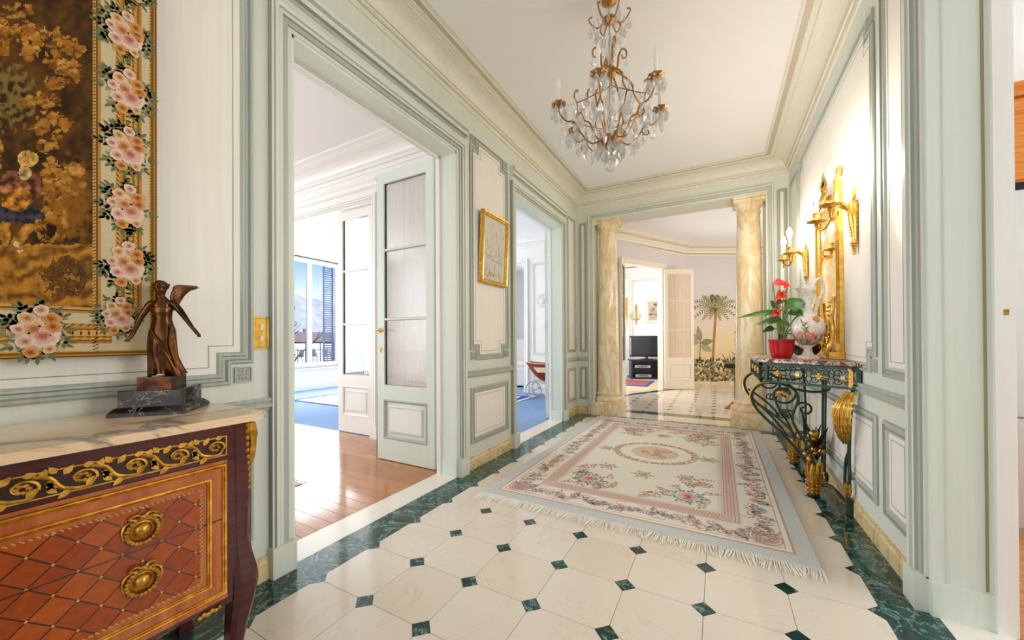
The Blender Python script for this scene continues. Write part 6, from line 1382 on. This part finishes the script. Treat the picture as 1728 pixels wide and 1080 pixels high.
# ------------------------------------------------------------------ carpet room furniture
t = thing_w('rug', 'large cream rug with deep blue border on the blue carpet', 'rug', (-3.5, 4., 0)); rnd = random.Random(12)
MB().bevbox(-5.4, -1.68, 2.74, 5.2, 0, .01, .003).build('rug_edge', 'pile_cream', t); MB().bevbox(-5.33, -1.75, 2.76, 5.14, .01, .0115, .001).build('blue_border', 'carpet_deep', t); MB().bevbox(-5.2, -1.88, 2.86, 5.02, .0115, .013, .001).build('rug_field', 'pile_cream', t)
m = MB()
for i in range(110): flower2(m, FXY, rnd.uniform(-5.1, -2.0), rnd.uniform(2.95, 4.9), rnd.uniform(.04, .09), rnd.choice((pal('#a9b4cf', '#7f90bb', '#d9dce6'), pal('#d3b8b0', '#b9988f', '#e6d7d0'), pal('#9aa3b0', '#c3c8cf', '#77808f'))), .0135, 6, 2, rnd=rnd)
m.build('rug_flowers', 'pile', t, kind='stuff')
def make_chair(loc, rz, label, cloth='cloth_grey'):
    t = thing('armchair', label, 'chair', loc, rz, 'white framed chairs in the carpet room')
    W = 'paint_white'
    for sx in (-1, 1):
        MB().tube([(sx * .22, -.22, .40), (sx * .215, -.225, .2), (sx * .21, -.23, 0)], [.024, .018, .011], 8).build('leg', W, t, 50); MB().tube([(sx * .2, .22, .40), (sx * .2, .25, .2), (sx * .2, .29, 0)], [.022, .018, .012], 8).build('leg', W, t, 50)
        MB().tube(bez([(sx * .23, .2, .66), (sx * .27, .05, .66), (sx * .275, -.12, .65), (sx * .26, -.13, .58), (sx * .245, -.08, .44)], 5), .015, 8).build('armrest', W, t, 50)
    MB().prism([(-.25, -.25), (.25, -.25), (.225, .24), (-.225, .24)], FXY, .37, .42).build('seat_rail', W, t)
    MB().lathe([(.0, .5), (.2, .495), (.31, .47), (.33, .44), (.33, .42)], 4, M=Matrix.Rotation(R(45), 3, 'Z')).build('seat', cloth, t, 70)
    f = Fr((0, .225, .42), (1, 0, 0), (0, .18, .984), (0, -.984, .18))
    pts = [(-.2, .06), (-.215, .3), (-.2, .44), (-.12, .53), (0, .56), (.12, .53), (.2, .44), (.215, .3), (.2, .06)]
    MB().tube([f(a, b, 0) for a, b in [(-.2, -.04)] + [(p.x, p.y) for p in bez([(a, b, 0) for a, b in pts], 4)] + [(.2, -.04)]], .019, 8).tube([f(-.2, .07), f(.2, .07)], .015, 8).build('back_frame', W, t, 50)
    MB().prism([(a * .92, b * .95 + .02) for a, b in pts], f, -.02, .03).build('backrest', cloth, t, 50)
    return t
make_chair((-4.0, 3.25, .0155), R(200), 'white framed armchair with grey seat seen through the closed glazed door'); make_chair((-5.0, 4.0, .0155), R(110), 'white framed armchair with grey seat standing nearer the balcony window')
# doll pram
def make_pram():
    t = thing('doll_pram', 'red lacquered doll pram with large spoked wheels on the blue carpet', 'pram', (-1.42, 5.1, 0), R(4)); V = Vector
    for (wx, wr) in ((-.2, .155), (.2, .155)):
        for wy in (-.15, .15):
            w = MB().ring((wx, wy, wr), wr - .007, .007, Fr((0, 0, 0), (1, 0, 0), (0, 0, 1), (0, 1, 0)), 28, 6).build('wheel', 'rubber', t, 50); s = MB()
            for k in range(12): a = k * math.pi / 6; s.tube([(wx, wy, wr), (wx + (wr - .01) * math.cos(a), wy, wr + (wr - .01) * math.sin(a))], .0025, 4)
            s.tube([(wx, wy - .02, wr), (wx, wy + .02, wr)], .016, 8); s.build('spokes', 'steel', w)
    for wx in (-.2, .2): MB().tube([(wx, -.17, .155), (wx, .17, .155)], .006, 6).build('axle', 'steel', t)
    for wy in (-.12, .12): MB().tube(bez([(-.2, wy, .155), (-.24, wy, .26), (-.12, wy, .31), (.12, wy, .31), (.24, wy, .26), (.2, wy, .155)], 5), .007, 6).build('spring', 'steel', t, 50)
    m = MB(); vs = []; k = 16; q = 9
    for i in range(k + 1):
        u = -1 + 2 * i / k
        for j in range(q): a = math.pi * j / (q - 1); vs.append((.36 * u, -.16 * math.cos(a) * (1 - .25 * abs(u) ** 3), .62 + .03 * u * u - (.30 * (1 - abs(u) ** 2.2) + .02) * math.sin(a) ** .6))
    m.add(vs, [(i * q + j, i * q + j + 1, i * q + q + j + 1, i * q + q + j) for i in range(k) for j in range(q - 1)]); m.build('hull', 'lacquer_red', t, 60)
    for s in (-1, 1): MB().prism([(-.2, .56), (.2, .56), (.12, .47), (-.12, .47)], Fr((0, s * .158, 0), (1, 0, 0), (0, 0, 1), (0, s, 0)), -.01, .004).build('side_panel', 'lacquer_cream', t)
    MB().tube([vs[i * q] for i in range(k + 1)], .008, 6).tube([vs[i * q + q - 1] for i in range(k + 1)], .008, 6).build('rim', 'lacquer_cream', t, 60)
    for s in (-1, 1): MB().tube(bez([(.3, s * .13, .5), (.42, s * .13, .62), (.52, s * .13, .76)], 4), .007, 6).build('handle_side', 'steel', t)
    MB().tube([(.52, -.14, .76), (.52, .14, .76)], .012, 8).build('push_handle', 'candle_white', t)
make_pram()
t = thing_w('wall_plate', 'white relief medallion plate hanging on the carpet room wall above the pram', 'plate', (-1.72, 5.59, 1.8)); MB().lathe([(.13, 0), (.135, .008), (.12, .014), (.1, .008), (.07, .008), (.06, .016), (0, .018)], 28, FQ(-1.72, 1.8, .004), Matrix((FQ.a, FQ.b, FQ.n)).transposed(), sq=lambda a, i: 1 + .02 * math.cos(16 * a)).build('dish', 'paint_whitegrey', t, 50)
m = MB()
for i in range(12): a = i * math.pi / 6; m.prism(leaf2(-1.72 + .07 * math.cos(a), 1.8 + .07 * math.sin(a), .045, .03, a, 4), FQ, .01, .02)
m.build('relief', 'paint_white', t)
t = thing('slipcover_chair', 'white skirted slipcover chair beyond the carpet room opening', 'chair', (-2.75, 6.5, 0), R(20))
MB().bevbox(-.33, .33, -.3, .3, .04, .46, .05).build('skirt', 'cloth_white', t); MB().bevbox(-.28, .28, -.28, .22, .46, .56, .04).build('cushion', 'cloth_white', t)
MB().prism([(-.33, 0), (.33, 0), (.33, .45), (.24, .58), (0, .62), (-.24, .58), (-.33, .45)], Fr((0, .3, .44), (1, 0, 0), (0, .15, .988), (0, -.988, .15)), -.07, .07).build('backrest', 'cloth_white', t)
for s in (-1, 1): MB().tube([(s * .3, -.24, 0), (s * .3, -.24, .05)], .02, 8).build('foot', 'wood_dark', t)
t = thing_w('sheer_curtain', 'sheer white curtains with grey valance at the window beyond the carpet room', 'curtain', (-2.65, 8.85, .1)); k = 90; vs = []
for z in (-.001, 2.6):
    for i in range(k + 1): vs.append((-3.5 + 1.7 * i / k, 8.86 + .03 * math.sin(i * 1.1), z))
MB().add(vs, [(i, i + 1, k + 2 + i, k + 1 + i) for i in range(k)]).build('drape', 'sheer', t, 60)
vs = []
for r in range(2):
    for i in range(k + 1): vs.append((-3.55 + 1.8 * i / k, 8.81 + .015 * math.sin(i * 1.1), 2.72 if r else 2.42 - .06 * abs(math.sin(i * .2))))
MB().add(vs, [(i, i + 1, k + 2 + i, k + 1 + i) for i in range(k)]).build('valance', 'cloth_grey', t, 60); MB().tube([(-3.6, 8.86, 2.68), (-1.7, 8.86, 2.68)], .012, 8).build('curtain_rod', 'gilt', t)
t = thing_w('mat', 'small grey mat with fringe on the parquet beside the left jamb', 'rug', (-1.7, .55, 0)); MB().bevbox(-2.6, -1.42, -.3, .62, .0005, .008, .003).build('pad', 'pile_blue', t); m = MB()
for i in range(60): x = -2.6 + 1.18 * i / 59; m.tube([(x, .62, .004), (x + rnd.uniform(-.01, .01), .66, .002)], .002, 4)
m.build('fringe', 'fringe', t, kind='stuff')

# ------------------------------------------------------------------ kitchen edge
MB().box(2.118, 2.168, .955, .99, 0, 2.49).build('white_stop', 'paint_white', t3); MB().box(2.096, 2.104, .9685, .974, .135, 2.48).build('panel_groove', 'paint_groove', t3); MB().box(1.998, 2.003, .9685, .975, .135, 2.48).build('panel_bead', 'paint_green', t3); MB().box(2.139, 2.151, .9535, .9555, 1.13, 1.15).build('strike_plate', 'gilt_old', t3)
t = thing_w('refrigerator', 'tall grey refrigerator at the kitchen wall', 'refrigerator', (2.85, 2.1, 0))
MB().box(2.36, 3.2, 2.03, 2.28, 0.0, 1.84).build('cabinet', 'steel_grey', t)
for z0, z1 in ((.04, .62), (.63, 1.83)): d = MB().box(2.365, 3.195, 2.0, 2.028, z0, z1).build('door', 'steel_grey', t); MB().box(2.9, 2.92, 1.965, 1.99, z0 + .1, z0 + .4).box(2.9, 2.92, 1.985, 2.0, z0 + .12, z0 + .14).box(2.9, 2.92, 1.985, 2.0, z0 + .36, z0 + .38).build('handle', 'steel', d)
t = thing_w('wall_cabinet', 'oak wall cabinet above the grey refrigerator', 'cabinet', (2.85, 2.1, 1.88)); MB().box(2.36, 3.2, 2.02, 2.28, 1.88, 2.36).build('body', 'wood_oak', t)
for x0 in (2.365, 2.785): FRK = Fr((0, 2.02, 0), (1, 0, 0), (0, 0, 1), (0, -1, 0)); d = MB().prism(rect(x0, x0 + .41, 1.89, 2.32), FRK, 0, .02).build('door', 'wood_oak', t); MB().sweep(rect(x0 + .05, x0 + .36, 1.95, 2.26), [(0, .02), (.01, .028), (.02, .028), (.03, .02)], FRK, True).build('door_moulding', 'wood_oak', d)
MB().sweep([(2.34, 2.33), (3.22, 2.33)], [(0, 0), (0, .04), (.02, .05), (.04, .07), (.06, .07), (.06, 0)], FRK).build('cabinet_cornice', 'wood_oak', t)
MB().box(2.36, 3.2, 2.03, 2.28, 1.842, 1.878).build('dark_strip', 'black_glass', t)  # dark strip filling the gap between refrigerator and cabinet

# ------------------------------------------------------------------ balcony and view
t = thing_w('balcony_railing', 'dark scrolled iron railing outside the carpet room window', 'railing', (-6.95, 3.9, .22)); fr = Fr((-6.95, 0, .33), (0, 1, 0), (0, 0, 1), (1, 0, 0)); a0, a1 = 2.7, 5.2
MB().box(-7.1, -6.66, a0, a1, .22, .33).build('balcony_slab', 'facade', t)
MB().prism(rect(a0, a1, .66, .69), fr, -.025, .025).prism(rect(a0, a1, .06, .075), fr, -.008, .008).prism(rect(a0, a1, .5, .512), fr, -.008, .008).build('hand_rail', 'iron_black', t)
k = 7
for i in range(k + 1): x = a0 + (a1 - a0) * i / k; MB().tube([fr(x, 0), fr(x, .67)], .009, 6).build('post', 'iron_black', t)
for i in range(k):
    x = a0 + (a1 - a0) * (i + .5) / k; m = MB().tube([fr(x, .07), fr(x, .55)], .007, 6)
    for s in (-1, 1):
        m.tube(spiral(fr(x + s * .06, .38), .055, .012, math.pi / 2, math.pi / 2 - s * 6.6, 22, fr), .006, 5); m.tube(spiral(fr(x + s * .07, .17), .05, .012, -math.pi / 2, -math.pi / 2 + s * 6.6, 22, fr), .006, 5); m.tube(bez([fr(x + s * .02, .07), fr(x + s * .1, .26), fr(x + s * .06, .435)], 5), .006, 5)
    m.build('scroll_panel', 'iron_black', t, 60)
t = thing_w('shutter', 'blue grey louvred shutter folded beside the balcony window', 'shutter', (-6.72, 4.55, .33)); m = MB().box(-6.74, -6.7, 4.41, 4.435, .33, 2.85).box(-6.74, -6.7, 4.63, 4.655, .33, 2.85).build('shutter_frame', 'shutter', t)
sl = MB().box(0, .04, 0, .195, 0, .006, Matrix.Rotation(R(35), 4, 'Y')).mesh('slat', 'shutter')
for i in range(48): put('slat', sl, t, loc=(-6.74, 4.435, .44 + i * .05))
def ridge(name, label, X, y0, y1, h, seed, mat, zb=-40):
    rnd = random.Random(seed); n = 60; rows = 14; vs = []
    ph = [rnd.random() * 6 for _ in range(6)]
    for r in range(rows + 1):
        u = r / rows
        for i in range(n + 1):
            yy = y0 + (y1 - y0) * i / n; b = .62 + .2 * math.sin(yy / 170 + ph[0]) + .12 * math.sin(yy / 71 + ph[1]) + .05 * math.sin(yy / 23 + ph[2]); vs.append((X - u * 260, yy, zb + (h - zb) * b * u ** .8 + (8 * rnd.uniform(-1, 1) if 0 < r < rows else 0)))
    o = MB().add(vs, [(r * (n + 1) + i, r * (n + 1) + i + 1, (r + 1) * (n + 1) + i + 1, (r + 1) * (n + 1) + i) for r in range(rows) for i in range(n)]).build(name, mat, smooth=60); o['label'] = label; o['category'] = 'mountain'; return o
ridge('mountain', 'pale snowy mountain ridge far beyond the balcony', -900, -700, 1500, 165, 5, 'mountain_rock')
g = MB().box(-900, -9, -500, 900, -14, -13.5).build('ground', 'ground_far', kind='structure'); g['label'] = 'pale town ground far below the windows'
def house(x, y, w, d, h, label):
    t = thing('house', label, 'house', (x, y, -13.5)); MB().box(-d / 2, d / 2, -w / 2, w / 2, 0, h).build('walls', 'facade', t); f = Fr((0, 0, h), (1, 0, 0), (0, 0, 1), (0, -1, 0))
    MB().prism([(-d / 2 - .5, 0), (d / 2 + .5, 0), (0, 2.6)], f, -w / 2 - .5, w / 2 + .5).build('roof', 'roof', t); MB().box(-.5, .5, w * .2, w * .2 + 1, h + 1, h + 3.4).build('chimney', 'roof', t)
    for r in range(int(h // 3.2)):
        for c in range(int(w // 3)): yy = -w / 2 + 1.5 + c * 3; MB().box(d / 2, d / 2 + .06, yy - .55, yy + .55, 1 + r * 3.2, 2.7 + r * 3.2).build('window', 'window_dark', t)
house(-80, 34, 15, 10, 13.6, 'cream house with brown roof nearest the carpet room window view'); house(-92, 54, 16, 10, 14.2, 'wide cream house beside the chimney row beyond the balcony'); house(-110, 80, 18, 12, 14.5, 'farther cream house behind the balcony railing'); house(-75, 18, 10, 10, 12.6, 'small cream house at the edge of the window view')
def tree(x, y, z, h, seed, label):
    t = thing('bare_tree', label, 'tree', (x, y, z)); rnd = random.Random(seed); tr, br = MB(), MB()
    def grow(p, d, l, r, dep):
        q = p + d * l; mid = p + d * l * .5 + Vector((rnd.uniform(-1, 1), rnd.uniform(-1, 1), 0)) * l * .06; (tr if dep > 4 else br).tube([p, mid, q], [r, r * .85, r * .7], 5 if dep > 2 else 4)
        if dep == 0: return
        for i in range(3 if dep > 1 else 2): nd = (d + Vector((rnd.uniform(-1, 1), rnd.uniform(-1, 1), rnd.uniform(-.3, .7))) * .72).normalized(); grow(q, nd, l * rnd.uniform(.62, .82), r * .64, dep - 1)
    grow(Vector((0, 0, 0)), Vector((0, 0, 1)), h * .3, .2, 5); tr.build('trunk', 'bark', t, 60); br.build('branches', 'bark', t, 60, kind='stuff')
tree(-11.5, -2.0, -8, 15, 3, 'bare winter tree outside the parquet room windows'); tree(-24, 14., -9.5, 15, 8, 'bare winter tree outside the balcony')
